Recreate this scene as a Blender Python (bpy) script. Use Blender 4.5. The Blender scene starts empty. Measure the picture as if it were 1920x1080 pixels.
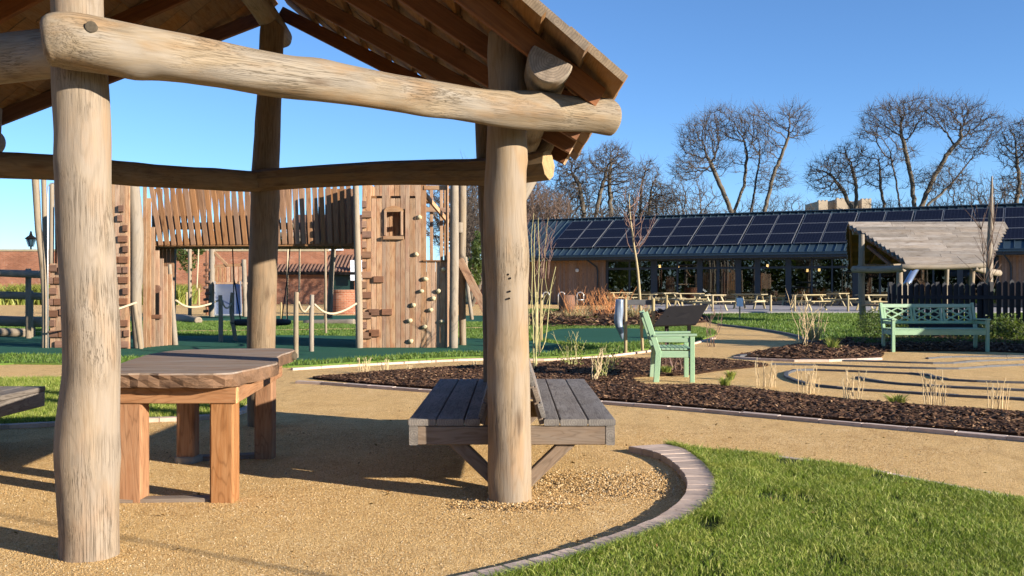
import bpy, math, random
import numpy as np
from mathutils import Vector, Matrix
from mathutils.geometry import tessellate_polygon

SC = bpy.context.scene
COL = SC.collection
R = math.radians
rnd = random.Random(7)
rs = np.random.RandomState(11)
F, CX, HY, CH = 1900.0, 960.0, 535.0, 1.3      # focal length in photo pixels, centre, horizon row, eye height in metres

# ---------------------------------------------------------------- camera, sky, sun, exposure
cam = bpy.data.cameras.new('camera')
cam.lens = 35.625; cam.sensor_width = 36; cam.shift_y = -5 / 1920
cam.clip_start = 0.05; cam.clip_end = 3000
cam.dof.use_dof = True; cam.dof.focus_distance = 6.3; cam.dof.aperture_fstop = 16.0
camo = bpy.data.objects.new('camera', cam); COL.objects.link(camo)
camo.location = (0, 0, CH); camo.rotation_euler = (R(90), 0, 0)
SC.camera = camo

SUN_EL = 15.5
SUN_AZ = 120.5           # clockwise from +Y (the viewing direction) towards +X
w = bpy.data.worlds.new('World'); SC.world = w; w.use_nodes = True
nt = w.node_tree; nt.nodes.clear()
sky = nt.nodes.new('ShaderNodeTexSky'); sky.sky_type = 'NISHITA'; sky.sun_disc = False
sky.sun_elevation = R(SUN_EL); sky.sun_rotation = R(SUN_AZ)
sky.air_density = 0.95; sky.dust_density = 0.05; sky.ozone_density = 5.2; sky.altitude = 2000
bg = nt.nodes.new('ShaderNodeBackground'); bg.inputs[1].default_value = 0.088
out = nt.nodes.new('ShaderNodeOutputWorld')
nt.links.new(sky.outputs[0], bg.inputs[0]); nt.links.new(bg.outputs[0], out.inputs[0])
sun = bpy.data.lights.new('sun', 'SUN'); sun.energy = 5.0; sun.angle = R(0.53); sun.color = (1.0, 0.89, 0.74)
suno = bpy.data.objects.new('sun', sun); COL.objects.link(suno)
sd = Vector((math.sin(R(SUN_AZ)) * math.cos(R(SUN_EL)), math.cos(R(SUN_AZ)) * math.cos(R(SUN_EL)), math.sin(R(SUN_EL))))
suno.rotation_euler = sd.to_track_quat('Z', 'Y').to_euler()
suno.location = (20, -15, 20)
vs = SC.view_settings
vs.view_transform = 'Standard'; vs.look = 'None'; vs.gamma = 1.0; vs.exposure = 1.3; vs.use_curve_mapping = False
SC.cycles.max_bounces = 8; SC.cycles.use_denoising = True

# ---------------------------------------------------------------- helpers
def P(px, py, Y):
    return Vector(((px - CX) * Y / F, Y, CH + (HY - py) * Y / F))
def G(px, py, z=0.0):
    Y = F * (CH - z) / (py - HY)
    return Vector(((px - CX) * Y / F, Y, z))

WM = {}
def newobj(name, data, M, parent=None):
    o = bpy.data.objects.new(name, data); COL.objects.link(o)
    if parent is not None:
        o.parent = parent; o.matrix_basis = WM[parent.name].inverted() @ M
    else:
        o.matrix_basis = M
    WM[o.name] = M.copy()
    return o
def tag(o, label=None, cat=None, group=None, kind=None):
    if label: o['label'] = label
    if cat: o['category'] = cat
    if group: o['group'] = group
    if kind: o['kind'] = kind
    return o
def thing(name, label, cat, loc=(0, 0, 0), rz=0.0, group=None):
    M = Matrix.Translation(Vector(loc)) @ Matrix.Rotation(rz, 4, 'Z')
    return tag(newobj(name, None, M), label, cat, group)
def kids(o): return [c for c in bpy.data.objects if c.parent == o]
def dup_tree(o, M, label=None, group=None, parent=None, _k=None):
    if _k is None:
        _k = {}
        for c in bpy.data.objects:
            if c.parent: _k.setdefault(c.parent.name, []).append(c)
    n = o.copy(); COL.objects.link(n)
    if parent is None:
        n.matrix_basis = M; WM[n.name] = M.copy()
        if label: n['label'] = label
        if group: n['group'] = group
    else:
        n.parent = parent; WM[n.name] = WM[parent.name] @ n.matrix_basis
    for c in _k.get(o.name, []): dup_tree(c, None, parent=n, _k=_k)
    return n

def np_mesh(name, v, f, mat=None, smooth=False):
    v = np.asarray(v, dtype=np.float32); f = np.asarray(f, dtype=np.int32)
    me = bpy.data.meshes.new(name)
    k = f.shape[1]
    me.vertices.add(len(v)); me.vertices.foreach_set('co', v.ravel())
    me.loops.add(f.size); me.loops.foreach_set('vertex_index', f.ravel())
    me.polygons.add(len(f)); me.polygons.foreach_set('loop_start', np.arange(0, f.size, k, dtype=np.int32))
    me.update(calc_edges=True)
    if smooth: me.polygons.foreach_set('use_smooth', np.ones(len(f), dtype=bool))
    if mat: me.materials.append(mat)
    return me

def frame(X, n=Vector((0, 0, 1))):
    X = X.normalized(); Z = n - X * n.dot(X)
    if Z.length < 1e-4:
        n = Vector((0, 1, 0)); Z = n - X * n.dot(X)
    Z.normalize(); Y = Z.cross(X)
    return X, Y, Z
def mat_from(X, Y, Z, loc):
    M = Matrix.Identity(4)
    for i in range(3):
        M[i][0] = X[i]; M[i][1] = Y[i]; M[i][2] = Z[i]; M[i][3] = loc[i]
    return M

class MB:
    def __init__(s): s.v = []; s.f = []; s.m = []
    def add(s, vs, fs, m=0):
        b = len(s.v); s.v += [tuple(x) for x in vs]
        s.f += [tuple(i + b for i in f) for f in fs]; s.m += [m] * len(fs)
        return s
    def box(s, c, size, Rm=None, m=0):
        a, b, d = size[0] / 2, size[1] / 2, size[2] / 2
        vs = [Vector((x, y, z)) for x in (-a, a) for y in (-b, b) for z in (-d, d)]
        if Rm is not None: vs = [Rm @ q for q in vs]
        vs = [q + Vector(c) for q in vs]
        return s.add(vs, [(0, 1, 3, 2), (4, 6, 7, 5), (0, 4, 5, 1), (2, 3, 7, 6), (0, 2, 6, 4), (1, 5, 7, 3)], m)
    def beam(s, p0, p1, wd, h, n=Vector((0, 0, 1)), m=0):
        p0 = Vector(p0); p1 = Vector(p1)
        X, Y, Z = frame(p1 - p0, n)
        Rm = Matrix((X, Y, Z)).transposed()
        return s.box((p0 + p1) / 2, ((p1 - p0).length, wd, h), Rm, m)
    def tube(s, pts, rad, n=12, m=0, lump=0.0, seed=0, bulge=0.3, cap=True, knobs=0):
        pts = [Vector(p) for p in pts]
        if not hasattr(rad, '__len__'): rad = [rad] * len(pts)
        r_ = random.Random(seed)
        ph = [(r_.uniform(0, 6.28), r_.uniform(0, 6.28), r_.choice((2, 3, 4, 5))) for _ in range(4)]
        kn = []
        for _ in range(knobs): kn.append((r_.uniform(0, 1), r_.uniform(0, 6.28), r_.uniform(.04, .13), r_.uniform(.05, .13), r_.uniform(.3, .6)))
        tot = sum((pts[i] - pts[i - 1]).length for i in range(1, len(pts)))
        T = []
        for i in range(len(pts)):
            a = pts[max(i - 1, 0)]; b = pts[min(i + 1, len(pts) - 1)]
            T.append((b - a).normalized())
        up = Vector((0, 0, 1)) if abs(T[0].z) < 0.9 else Vector((0, 1, 0))
        rings = []; L = 0
        U = (up - T[0] * up.dot(T[0])).normalized()
        seq = []
        if cap and bulge > 0:
            seq.append((pts[0] - T[0] * rad[0] * bulge * .5, rad[0] * .72, T[0], 0)); seq.append((pts[0] - T[0] * rad[0] * bulge * .25, rad[0] * .93, T[0], 0))
        for i, p in enumerate(pts):
            if i: L += (pts[i] - pts[i - 1]).length
            seq.append((p, rad[i], T[i], L))
        if cap and bulge > 0:
            seq.append((pts[-1] + T[-1] * rad[-1] * bulge * .25, rad[-1] * .93, T[-1], L)); seq.append((pts[-1] + T[-1] * rad[-1] * bulge * .5, rad[-1] * .72, T[-1], L))
        vs = []
        for p, r, t, l in seq:
            U = (U - t * U.dot(t)).normalized(); W = t.cross(U)
            for k in range(n):
                a = 2 * math.pi * k / n
                q = r
                if lump:
                    q *= 1 + lump * sum(math.sin(h * a + p1 + l * (1.3 + j)) * math.sin(l * (2.1 + j * 1.7) + p2) for j, (p1, p2, h) in enumerate(ph))
                for l0, a0, am, wl, wa in kn:
                    da = (a - a0 + math.pi) % (2 * math.pi) - math.pi
                    q += r * am * math.exp(-((l - l0 * tot) / wl) ** 2 - (da / wa) ** 2)
                vs.append(p + U * math.cos(a) * q + W * math.sin(a) * q)
        fs = []
        for i in range(len(seq) - 1):
            for k in range(n):
                a = i * n + k; b = i * n + (k + 1) % n
                fs.append((a, b, b + n, a + n))
        if cap:
            fs.append(tuple(range(n - 1, -1, -1))); fs.append(tuple((len(seq) - 1) * n + k for k in range(n)))
        return s.add(vs, fs, m)
    def build(s, name, mat, parent=None, M=None, smooth=False, axis=None):
        if M is None:
            v = np.array(s.v); c = (v.min(0) + v.max(0)) / 2; c[2] = v[:, 2].min()
            M = Matrix.Translation(Vector(c))
        if axis is not None:
            X, Y, Z = frame(Vector(axis)); M = mat_from(X, Y, Z, M.translation)
        Mi = M.inverted()
        me = bpy.data.meshes.new(name)
        me.from_pydata([Mi @ Vector(q) for q in s.v], [], s.f)
        for mt in (mat if isinstance(mat, (list, tuple)) else [mat]): me.materials.append(mt)
        me.polygons.foreach_set('material_index', s.m)
        if smooth:
            me.polygons.foreach_set('use_smooth', [len(f) <= 4 for f in s.f])
        me.update()
        return newobj(name, me, M, parent)

_pc = {}
def plank(name, p0, p1, W, T, mat, parent=None, n=Vector((0, 0, 1)), ch=0.005):
    p0 = Vector(p0); p1 = Vector(p1); L = (p1 - p0).length
    X, Y, Z = frame(p1 - p0, n)
    key = (round(L, 3), round(W, 4), round(T, 4), ch, mat.name)
    me = _pc.get(key)
    if me is None:
        a, b, c = L / 2, W / 2, T / 2; d = min(ch, b * .4, c * .4)
        sec = [(-b + d, -c), (b - d, -c), (b, -c + d), (b, c - d), (b - d, c), (-b + d, c), (-b, c - d), (-b, -c + d)]
        vs = [(x, y, z) for x in (-a, a) for y, z in sec]
        fs = [(k, k + 8, (k + 1) % 8 + 8, (k + 1) % 8) for k in range(8)] + [tuple(range(8)), tuple(range(15, 7, -1))]
        me = bpy.data.meshes.new(name); me.from_pydata(vs, [], fs); me.materials.append(mat); me.update()
        # make normals consistent
        _pc[key] = me
    return newobj(name, me, mat_from(X, Y, Z, (p0 + p1) / 2), parent)

def log(name, pts, rad, mat, parent=None, n=22, lump=0.02, seed=0, bulge=0.3, sub=6, smooth=True, knobs=0):
    """a natural round pole: smooth curve through pts"""
    pts = [Vector(p) for p in pts]
    if not hasattr(rad, '__len__'): rad = [rad] * len(pts)
    P2, R2 = spline(pts, sub), spline1(rad, sub)
    m = MB(); m.tube(P2, R2, n, lump=lump, seed=seed, bulge=bulge, knobs=knobs)
    return m.build(name, mat, parent, M=Matrix.Translation(pts[0]), smooth=smooth, axis=pts[-1] - pts[0])

def _cr(a, b, c, d, t): return 0.5 * ((2 * b) + (c - a) * t + (2 * a - 5 * b + 4 * c - d) * t * t + (3 * b - a - 3 * c + d) * t ** 3)
def spline(pts, sub=6, closed=False):
    n = len(pts); o = []
    for i in range(n if closed else n - 1):
        g = (lambda j: pts[j % n]) if closed else (lambda j: pts[max(0, min(n - 1, j))])
        for k in range(sub): o.append(_cr(g(i - 1), g(i), g(i + 1), g(i + 2), k / sub))
    if not closed: o.append(pts[-1])
    return o
def spline1(v, sub): return [float(x) for x in spline(list(map(float, v)), sub)]

def inpoly(x, y, poly):
    inside = np.zeros(len(x), dtype=bool); j = len(poly) - 1
    for i in range(len(poly)):
        xi, yi = poly[i][0], poly[i][1]; xj, yj = poly[j][0], poly[j][1]
        c = ((yi > y) != (yj > y)) & (x < (xj - xi) * (y - yi) / (yj - yi + 1e-12) + xi)
        inside ^= c; j = i
    return inside
def scatter(poly, dens, clip=None):
    a = np.array([(p[0], p[1]) for p in poly]); lo = a.min(0); hi = a.max(0)
    n = int((hi - lo).prod() * dens)
    x = rs.uniform(lo[0], hi[0], n); y = rs.uniform(lo[1], hi[1], n)
    k = inpoly(x, y, a) & (y > 3.9) & (np.abs(x) < y * 0.53 + .4)      # nothing of the loose cover stands far outside the view
    if clip is not None: k &= clip(x, y)
    return x[k], y[k]

def sheet(name, poly, z0, z1, mat, kind='structure', **kw):
    """a slab with the outline poly: top at z1, skirt down to z0"""
    poly = [(p[0], p[1]) for p in poly]
    a = sum(poly[i][0] * poly[(i + 1) % len(poly)][1] - poly[(i + 1) % len(poly)][0] * poly[i][1] for i in range(len(poly)))
    if a < 0: poly = poly[::-1]
    n = len(poly)
    tri = tessellate_polygon([[Vector((x, y, 0)) for x, y in poly]])
    vs = [(x, y, z1) for x, y in poly] + [(x, y, z0) for x, y in poly]
    fs = []
    for t in tri:
        p, q, r_ = (Vector(vs[i]) for i in t)
        fs.append(tuple(t) if (q - p).cross(r_ - p).z > 0 else tuple(reversed(t)))
    fs += [(i, i + n, (i + 1) % n + n, (i + 1) % n) for i in range(n)]
    m = MB(); m.add(vs, fs)
    o = m.build(name, mat, M=Matrix.Identity(4)); o['kind'] = kind
    for k, v in kw.items(): o[k] = v
    return o

# ---------------------------------------------------------------- materials
class NB:
    def __init__(s, name):
        s.mat = bpy.data.materials.new(name); s.mat.use_nodes = True
        s.t = s.mat.node_tree; s.t.nodes.clear()
        s.out = s.t.nodes.new('ShaderNodeOutputMaterial')
    def n(s, typ, ins=None, **kw):
        nd = s.t.nodes.new('ShaderNode' + typ)
        for k, v in kw.items(): setattr(nd, k, v)
        for k, v in (ins or {}).items():
            if hasattr(v, 'bl_idname') or isinstance(v, bpy.types.NodeSocket): s.t.links.new(v, nd.inputs[k])
            else: nd.inputs[k].default_value = v
        return nd
    def math(s, op, a, b=0.0, c=0.0, clamp=False):
        nd = s.t.nodes.new('ShaderNodeMath'); nd.operation = op; nd.use_clamp = clamp
        for i, v in enumerate((a, b, c)):
            if isinstance(v, bpy.types.NodeSocket): s.t.links.new(v, nd.inputs[i])
            else: nd.inputs[i].default_value = v
        return nd.outputs[0]
    def mix(s, f, a, b, mode='MIX'):
        nd = s.t.nodes.new('ShaderNodeMix'); nd.data_type = 'RGBA'; nd.blend_type = mode
        for i, v in ((0, f), (6, a), (7, b)):
            if isinstance(v, bpy.types.NodeSocket): s.t.links.new(v, nd.inputs[i])
            else: nd.inputs[i].default_value = (*v, 1) if i else v
        return nd.outputs[2]
    def ramp(s, f, stops):
        nd = s.t.nodes.new('ShaderNodeValToRGB'); s.t.links.new(f, nd.inputs[0])
        e = nd.color_ramp.elements
        while len(e) > 1: e.remove(e[-1])
        for i, (p, c) in enumerate(stops):
            q = e[0] if i == 0 else e.new(p); q.position = p
            q.color = (*c, 1) if hasattr(c, '__len__') else (c, c, c, 1)
        return nd.outputs[0]
    def noise(s, vec, scale, detail=3, rough=.55, dist=0.0):
        return s.n('TexNoise', {'Vector': vec, 'Scale': scale, 'Detail': detail, 'Roughness': rough, 'Distortion': dist}).outputs[0]
    def coords(s, scale=(1, 1, 1), rand=True):
        tc = s.t.nodes.new('ShaderNodeTexCoord')
        v = tc.outputs['Object']
        if rand:
            oi = s.t.nodes.new('ShaderNodeObjectInfo')
            c = s.n('VectorMath', {0: v}, operation='ADD')
            k = s.math('MULTIPLY', oi.outputs['Random'], 97.0)
            cb = s.n('CombineXYZ', {0: k, 1: k, 2: k}); s.t.links.new(cb.outputs[0], c.inputs[1])
            v = c.outputs[0]; s.rand = oi.outputs['Random']
        s.tc = tc
        return s.n('Mapping', {'Vector': v, 'Scale': scale}).outputs[0]
    def finish(s, color, rough=.8, bump=None, bs=.3, bd=.01, spec=.3, **kw):
        b = s.t.nodes.new('ShaderNodeBsdfPrincipled')
        for k, v in (('Base Color', color), ('Roughness', rough), ('Specular IOR Level', spec)) + tuple(kw.items()):
            k = k.replace('_', ' ')
            if isinstance(v, bpy.types.NodeSocket): s.t.links.new(v, b.inputs[k])
            else: b.inputs[k].default_value = (*v, 1) if (hasattr(v, '__len__') and len(v) == 3) else v
        if bump is not None:
            bn = s.n('Bump', {'Height': bump, 'Strength': bs, 'Distance': bd}); s.t.links.new(bn.outputs[0], b.inputs['Normal'])
        s.t.links.new(b.outputs[0], s.out.inputs[0])
        return s.mat

ALB = .86
def wood(name, c1, c2, grey=None, greyamt=.5, dark=.5, gs=1.0, knots=True, var=.25, end=None, rough=.8, bs=.35, warm=None, isoamt=.32, ends=True, under=None):
    """timber with the grain along the object's own X axis"""
    b = NB(name)
    c1, c2 = tuple(x * ALB for x in c1), tuple(x * ALB for x in c2)
    if grey: grey = tuple(x * ALB for x in grey)
    if warm: warm = tuple(x * ALB for x in warm)
    v = b.coords((1.3 * gs, 16 * gs, 16 * gs))
    vo = b.coords((1, 1, 1))
    iso = b.math('SINE', b.math('MULTIPLY', b.noise(b.n('Mapping', {'Vector': vo, 'Scale': (.55 * gs, 4.2 * gs, 4.2 * gs)}).outputs[0], 1.5, 2.5, .5, .35), 85.0))
    iso = b.ramp(iso, [(.0, 0), (.75, .25), (1, 1)])
    g = b.noise(v, 2.2, 7, .65, .9)
    fine = b.noise(b.n('Mapping', {'Vector': v, 'Scale': (1, 4, 4)}).outputs[0], 3, 4, .7)
    col = b.mix(b.ramp(g, [(.3, 0), (.7, 1)]), c1, c2)
    big = b.noise(b.n('Mapping', {'Vector': vo, 'Scale': (1.2, 5, 5)}).outputs[0], 1.3, 4, .6, .5)
    if grey: col = b.mix(b.math('MULTIPLY', b.ramp(big, [(.4, 0), (.62, 1)]), greyamt), col, grey)
    if warm:
        b2 = b.noise(b.n('Mapping', {'Vector': vo, 'Scale': (2, 6, 6), 'Location': (7, 3, 1)}).outputs[0], 1.7, 3, .5)
        col = b.mix(b.math('MULTIPLY', b.ramp(b2, [(.5, 0), (.68, 1)]), .55), col, warm)
    col = b.mix(b.math('MULTIPLY', iso, isoamt), col, tuple(x * .58 for x in c1))
    crack = b.ramp(b.noise(b.n('Mapping', {'Vector': v, 'Scale': (.35, 2.2, 2.2)}).outputs[0], 2.6, 3, .6, .3), [(.46, 0), (.5, 1), (.54, 0)])
    mask = b.ramp(b.noise(vo, 2.3, 2), [(.45, 0), (.6, 1)])
    cr = b.math('MULTIPLY', b.math('MULTIPLY', crack, mask), dark * .8)
    col = b.mix(cr, col, tuple(x * .3 for x in c1))
    col = b.mix(b.math('MULTIPLY', fine, .35), col, tuple(x * .55 for x in c1))
    h = b.math('SUBTRACT', b.math('ADD', b.math('MULTIPLY', g, .5), b.math('MULTIPLY', fine, .5)), b.math('MULTIPLY', cr, 1.2))
    if knots:
        kv = b.n('Mapping', {'Vector': vo, 'Scale': (2.2, 7, 7)}).outputs[0]
        vor = b.n('TexVoronoi', {'Vector': kv, 'Scale': 1.0, 'Randomness': 1.0})
        k = b.ramp(vor.outputs['Distance'], [(.05, 1), (.13, .55), (.22, 0)])
        sel = b.math('GREATER_THAN', b.n('SeparateColor', {0: vor.outputs['Color']}).outputs[0], .55)
        k = b.math('MULTIPLY', k, sel)
        col = b.mix(b.math('MULTIPLY', k, .65), col, (c1[0] * .38, c1[1] * .3, c1[2] * .25))
    if under:      # the underside is a dark brown instead of silver
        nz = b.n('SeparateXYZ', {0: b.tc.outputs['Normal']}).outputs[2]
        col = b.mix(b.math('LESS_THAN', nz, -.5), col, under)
    # the sawn ends
    nx = b.n('SeparateXYZ', {0: b.tc.outputs['Normal']}).outputs[0]
    e = b.math('GREATER_THAN', b.math('ABSOLUTE', nx), .85 if ends else 2.0)
    sx = b.n('SeparateXYZ', {0: b.tc.outputs['Object']})
    rr = b.math('POWER', b.math('ADD', b.math('POWER', sx.outputs[1], 2), b.math('POWER', sx.outputs[2], 2)), .5)
    ring = b.math('SINE', b.math('ADD', b.math('MULTIPLY', rr, 420), b.math('MULTIPLY', b.noise(b.tc.outputs['Object'], 18, 2), 9)))
    ec = end or tuple(x * .85 for x in c2)
    ecol = b.mix(b.ramp(ring, [(0, 0), (1, 1)]), ec, tuple(x * .68 for x in ec))
    ecol = b.mix(b.ramp(b.noise(b.tc.outputs['Object'], 22, 3), [(.4, 0), (.7, .7)]), ecol, tuple(x * .5 for x in ec))
    col = b.mix(e, col, ecol)
    hs = b.n('HueSaturation', {'Color': col, 'Value': b.math('ADD', b.math('MULTIPLY', b.rand, var * 2), 1 - var),
                                'Saturation': b.math('ADD', b.math('MULTIPLY', b.math('FRACT', b.math('MULTIPLY', b.rand, 7.3)), .3), .85)})
    return b.finish(hs.outputs[0], rough, h, bs, .006)

M_LOG = wood('weathered_log', (.255, .20, .135), (.39, .32, .235), grey=(.32, .29, .25), greyamt=.85, dark=1.1, var=.03, end=(.27, .21, .155), warm=(.31, .18, .08), bs=.55, isoamt=.22)
M_LOGP = wood('peeled_post', (.25, .175, .10), (.375, .285, .185), grey=(.31, .265, .215), greyamt=.6, dark=1.1, var=.04, end=(.27, .21, .155), warm=(.36, .21, .095), bs=.55, isoamt=.25)
M_LOGD = wood('shaded_golden_pole', (.20, .125, .06), (.31, .215, .115), grey=(.24, .18, .12), greyamt=.4, dark=.9, var=.05, end=(.40, .28, .14), warm=(.33, .18, .07), bs=.5, isoamt=.3)  # golden wood, darkened to put the roof shade into the colour
M_LOGFAR = wood('pale_pole', (.26, .205, .14), (.36, .29, .21), grey=(.31, .28, .24), greyamt=.5, dark=.5, gs=.6, var=.08)
M_RAFT = wood('rafter_timber', (.17, .06, .022), (.27, .11, .04), dark=.4, var=.12, end=(.5, .34, .2), rough=.7)
M_SHIN = wood('roof_board', (.26, .13, .05), (.40, .22, .10), grey=(.30, .24, .17), greyamt=.45, dark=.5, var=.2, end=(.23, .175, .12))
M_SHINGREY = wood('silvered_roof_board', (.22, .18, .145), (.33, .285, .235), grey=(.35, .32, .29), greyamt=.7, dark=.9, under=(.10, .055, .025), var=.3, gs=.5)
M_TABLETOP = wood('tabletop_slab', (.23, .15, .095), (.38, .275, .19), grey=(.36, .30, .255), greyamt=.85, dark=.5, var=.02, gs=.6, ends=False, isoamt=.3, end=(.36, .2, .1), warm=(.30, .15, .07))
M_TABLEE = wood('slab_live_edge', (.13, .065, .03), (.27, .15, .075), dark=.6, var=.02, gs=1.5, ends=False, warm=(.33, .17, .08), bs=.9)
M_TABLEG = wood('larch_leg', (.31, .14, .06), (.42, .235, .12), dark=.6, var=.14, end=(.6, .36, .17), gs=1.2, isoamt=.55, bs=.5)
M_BENCH = wood('grey_decking', (.15, .125, .105), (.28, .25, .22), grey=(.33, .31, .29), greyamt=.6, dark=.9, var=.12, gs=1.3, rough=.7, bs=.6, isoamt=.65)
M_BENCHF = wood('bench_apron', (.19, .135, .095), (.28, .215, .16), grey=(.22, .195, .17), greyamt=.5, dark=.5, var=.07, gs=1.4, isoamt=.5)
M_PLANK = wood('play_plank', (.38, .205, .11), (.52, .345, .215), grey=(.47, .37, .26), greyamt=.45, dark=.9, var=.24, gs=.6, warm=(.33, .14, .075))
M_SLAT = wood('canopy_slat', (.23, .115, .06), (.34, .20, .11), dark=.5, var=.18, gs=.6)
M_BLOCK = wood('brown_block', (.16, .08, .05), (.26, .14, .09), dark=.4, var=.25, gs=.8, knots=False)
M_PICNIC = wood('pale_softwood', (.42, .34, .19), (.52, .44, .27), dark=.2, var=.06, gs=.5, knots=False)
M_STAKE = wood('stake_wood', (.36, .28, .14), (.46, .37, .21), dark=.2, var=.08, gs=.6, knots=False)

def flatmat(name, c, rough=.6, nscale=8, namp=.12, bs=0, metal=0.0, spec=.4, rand=False):
    b = NB(name); v = b.coords((1, 1, 1), rand=rand)
    n = b.noise(v, nscale, 4)
    col = b.mix(n, tuple(x * (1 - namp) for x in c), tuple(min(1, x * (1 + namp)) for x in c))
    return b.finish(col, rough, n if bs else None, bs, .004, spec, Metallic=metal)
M_GREENP = wood('mint_paint', (.29, .46, .285), (.36, .54, .345), grey=(.40, .52, .37), greyamt=.35, dark=.45, knots=False, ends=False, isoamt=.14, var=.06, rough=.6, bs=.3)
M_BLACK = flatmat('black_metal', (.009, .008, .008), .8, 5, .3, spec=.12)
M_CHAR = flatmat('charcoal_paint', (.03, .038, .048), .5, 3, .2)
M_FENCE = flatmat('black_fence_stain', (.012, .013, .018), .6, 9, .4, rand=True)
M_ROOFM = flatmat('standing_seam_metal', (.045, .075, .10), .38, .6, .2, metal=.3)
M_STEEL = flatmat('galvanised_steel', (.62, .63, .64), .35, 6, .12, metal=.7)
M_SLIDE = flatmat('slide_steel', (.36, .43, .55), .3, 2, .2, metal=.8)
M_ROPE = flatmat('hemp_rope', (.46, .38, .26), .9, 60, .25, .5)
M_BROPE = flatmat('black_rope', (.02, .02, .022), .8, 30, .3)
M_HOLD = flatmat('climbing_hold', (.50, .43, .27), .7, 20, .2, .4)
M_RUB = flatmat('black_rubber', (.02, .022, .025), .7)
M_WHITE = flatmat('white_card', (.75, .78, .85), .6)
M_STONE = flatmat('pale_stone', (.36, .29, .21), .9, .5, .3, .4)
M_PLASTIC = flatmat('silver_sleeve', (.20, .25, .33), .35, 10, .35, .6, metal=.4)
M_BARK = flatmat('bark', (.115, .095, .07), .95, 3, .45, .5)
M_BRANCH = flatmat('bare_branch', (.075, .058, .045), .95, 3, .45)
M_TWIG = flatmat('twig', (.13, .085, .062), .9, 2, .35)
M_STEMRED = flatmat('red_stem', (.20, .12, .095), .7, 5, .3)
M_STEMORG = flatmat('orange_stem', (.45, .19, .065), .7, 4, .45)
M_STEMTAN = flatmat('cut_tan_stem', (.58, .44, .25), .8, 8, .25)
M_STEMGRN = flatmat('willow_stem', (.40, .36, .16), .7, 8, .25)
M_DOWEL = flatmat('dark_dowel', (.07, .055, .035), .8, 90, .4, .5)
M_SLATE = flatmat('slate_edging', (.075, .078, .085), .7, 12, .3, .5, rand=True)
M_FOOT = flatmat('concrete_foot', (.25, .22, .18), .9, 20, .3, .5)

def leafmat(name, c, c2, c3=None, patch=None):
    b = NB(name)
    g = b.t.nodes.new('ShaderNodeNewGeometry')
    r_ = g.outputs['Random Per Island']
    col = b.ramp(r_, [(0, c), (.55, c2), (1, c3 or c2)])
    n = b.noise(b.coords((1, 1, 1), rand=False), 1.6, 3)
    col = b.mix(b.math('MULTIPLY', b.ramp(n, [(.35, 0), (.7, 1)]), .4), col, tuple(x * .62 for x in c))
    if patch:
        n2 = b.noise(b.coords((1, 1, 1), rand=False), 4.5, 4, .65)
        col = b.mix(b.math('MULTIPLY', b.ramp(n2, [(.5, 0), (.68, 1)]), .55), col, patch)
    p = b.t.nodes.new('ShaderNodeBsdfPrincipled'); p.inputs['Roughness'].default_value = .5; p.inputs['Specular IOR Level'].default_value = .25
    b.t.links.new(col, p.inputs['Base Color'])
    tr = b.n('BsdfTranslucent', {'Color': b.mix(.5, col, (.3, .42, .04))})
    ms = b.n('MixShader', {0: .3, 1: p.outputs[0], 2: tr.outputs[0]})
    b.t.links.new(ms.outputs[0], b.out.inputs[0])
    return b.mat
M_GRASS = leafmat('grass_blade', (.09, .155, .014), (.225, .305, .035), (.52, .49, .18), patch=(.34, .34, .07))
M_GRASSF = leafmat('far_grass_blade', (.06, .12, .02), (.115, .20, .035), (.20, .25, .06))
M_LEAF = leafmat('evergreen_leaf', (.025, .045, .012), (.06, .095, .025), (.12, .13, .05))
M_LEAFY = leafmat('yellow_green_leaf', (.12, .16, .03), (.25, .28, .06), (.38, .38, .1))
M_DRYLEAF = leafmat('dry_grass_tuft', (.35, .25, .12), (.5, .38, .2), (.6, .5, .3))

def islandmat(name, stops, rough=.9):
    b = NB(name); g = b.t.nodes.new('ShaderNodeNewGeometry')
    return b.finish(b.ramp(g.outputs['Random Per Island'], stops), rough)
M_CHIP = islandmat('bark_chip', [(0, (.03, .014, .008)), (.5, (.085, .04, .02)), (.85, (.16, .085, .045)), (1, (.36, .22, .12))])
M_PEB = islandmat('gravel_grain', [(0, (.30, .165, .06)), (.45, (.50, .31, .12)), (.8, (.62, .42, .20)), (1, (.76, .62, .40))])

def gravelmat():
    b = NB('golden_gravel'); v = b.coords((1, 1, 1), rand=False)
    vor = b.n('TexVoronoi', {'Vector': v, 'Scale': 170.0, 'Randomness': 1.0})
    gr = b.n('SeparateColor', {0: vor.outputs['Color']}).outputs[0]
    col = b.ramp(gr, [(0, (.24, .125, .04)), (.28, (.55, .345, .13)), (.75, (.73, .50, .225)), (1, (.88, .70, .42))])
    big = b.noise(v, .7, 5, .6); col = b.mix(b.math('MULTIPLY', b.ramp(big, [(.35, 0), (.7, 1)]), .45), col, (.66, .42, .165))
    mid = b.noise(v, 5, 5, .65); col = b.mix(b.math('MULTIPLY', b.ramp(mid, [(.45, 0), (.7, 1)]), .35), col, (.42, .25, .095))
    fine = b.noise(v, 60, 3, .7)
    sc = b.noise(b.n('Mapping', {'Vector': v, 'Scale': (1.6, .7, 1)}).outputs[0], 1.9, 6, .7, 1.2); col = b.mix(b.ramp(sc, [(.52, 0), (.66, .38)]), col, (.34, .20, .075)); col = b.mix(b.ramp(sc, [(.30, .3), (.42, 0)]), col, (.80, .60, .33))
    h = b.math('ADD', b.math('MULTIPLY', b.math('SUBTRACT', 1, vor.outputs['Distance']), .4), b.math('ADD', b.math('MULTIPLY', fine, .5), b.math('MULTIPLY', mid, 1.6)))
    return b.finish(col, .95, h, .7, .016, .1)
M_GRAVEL = gravelmat()
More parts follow.
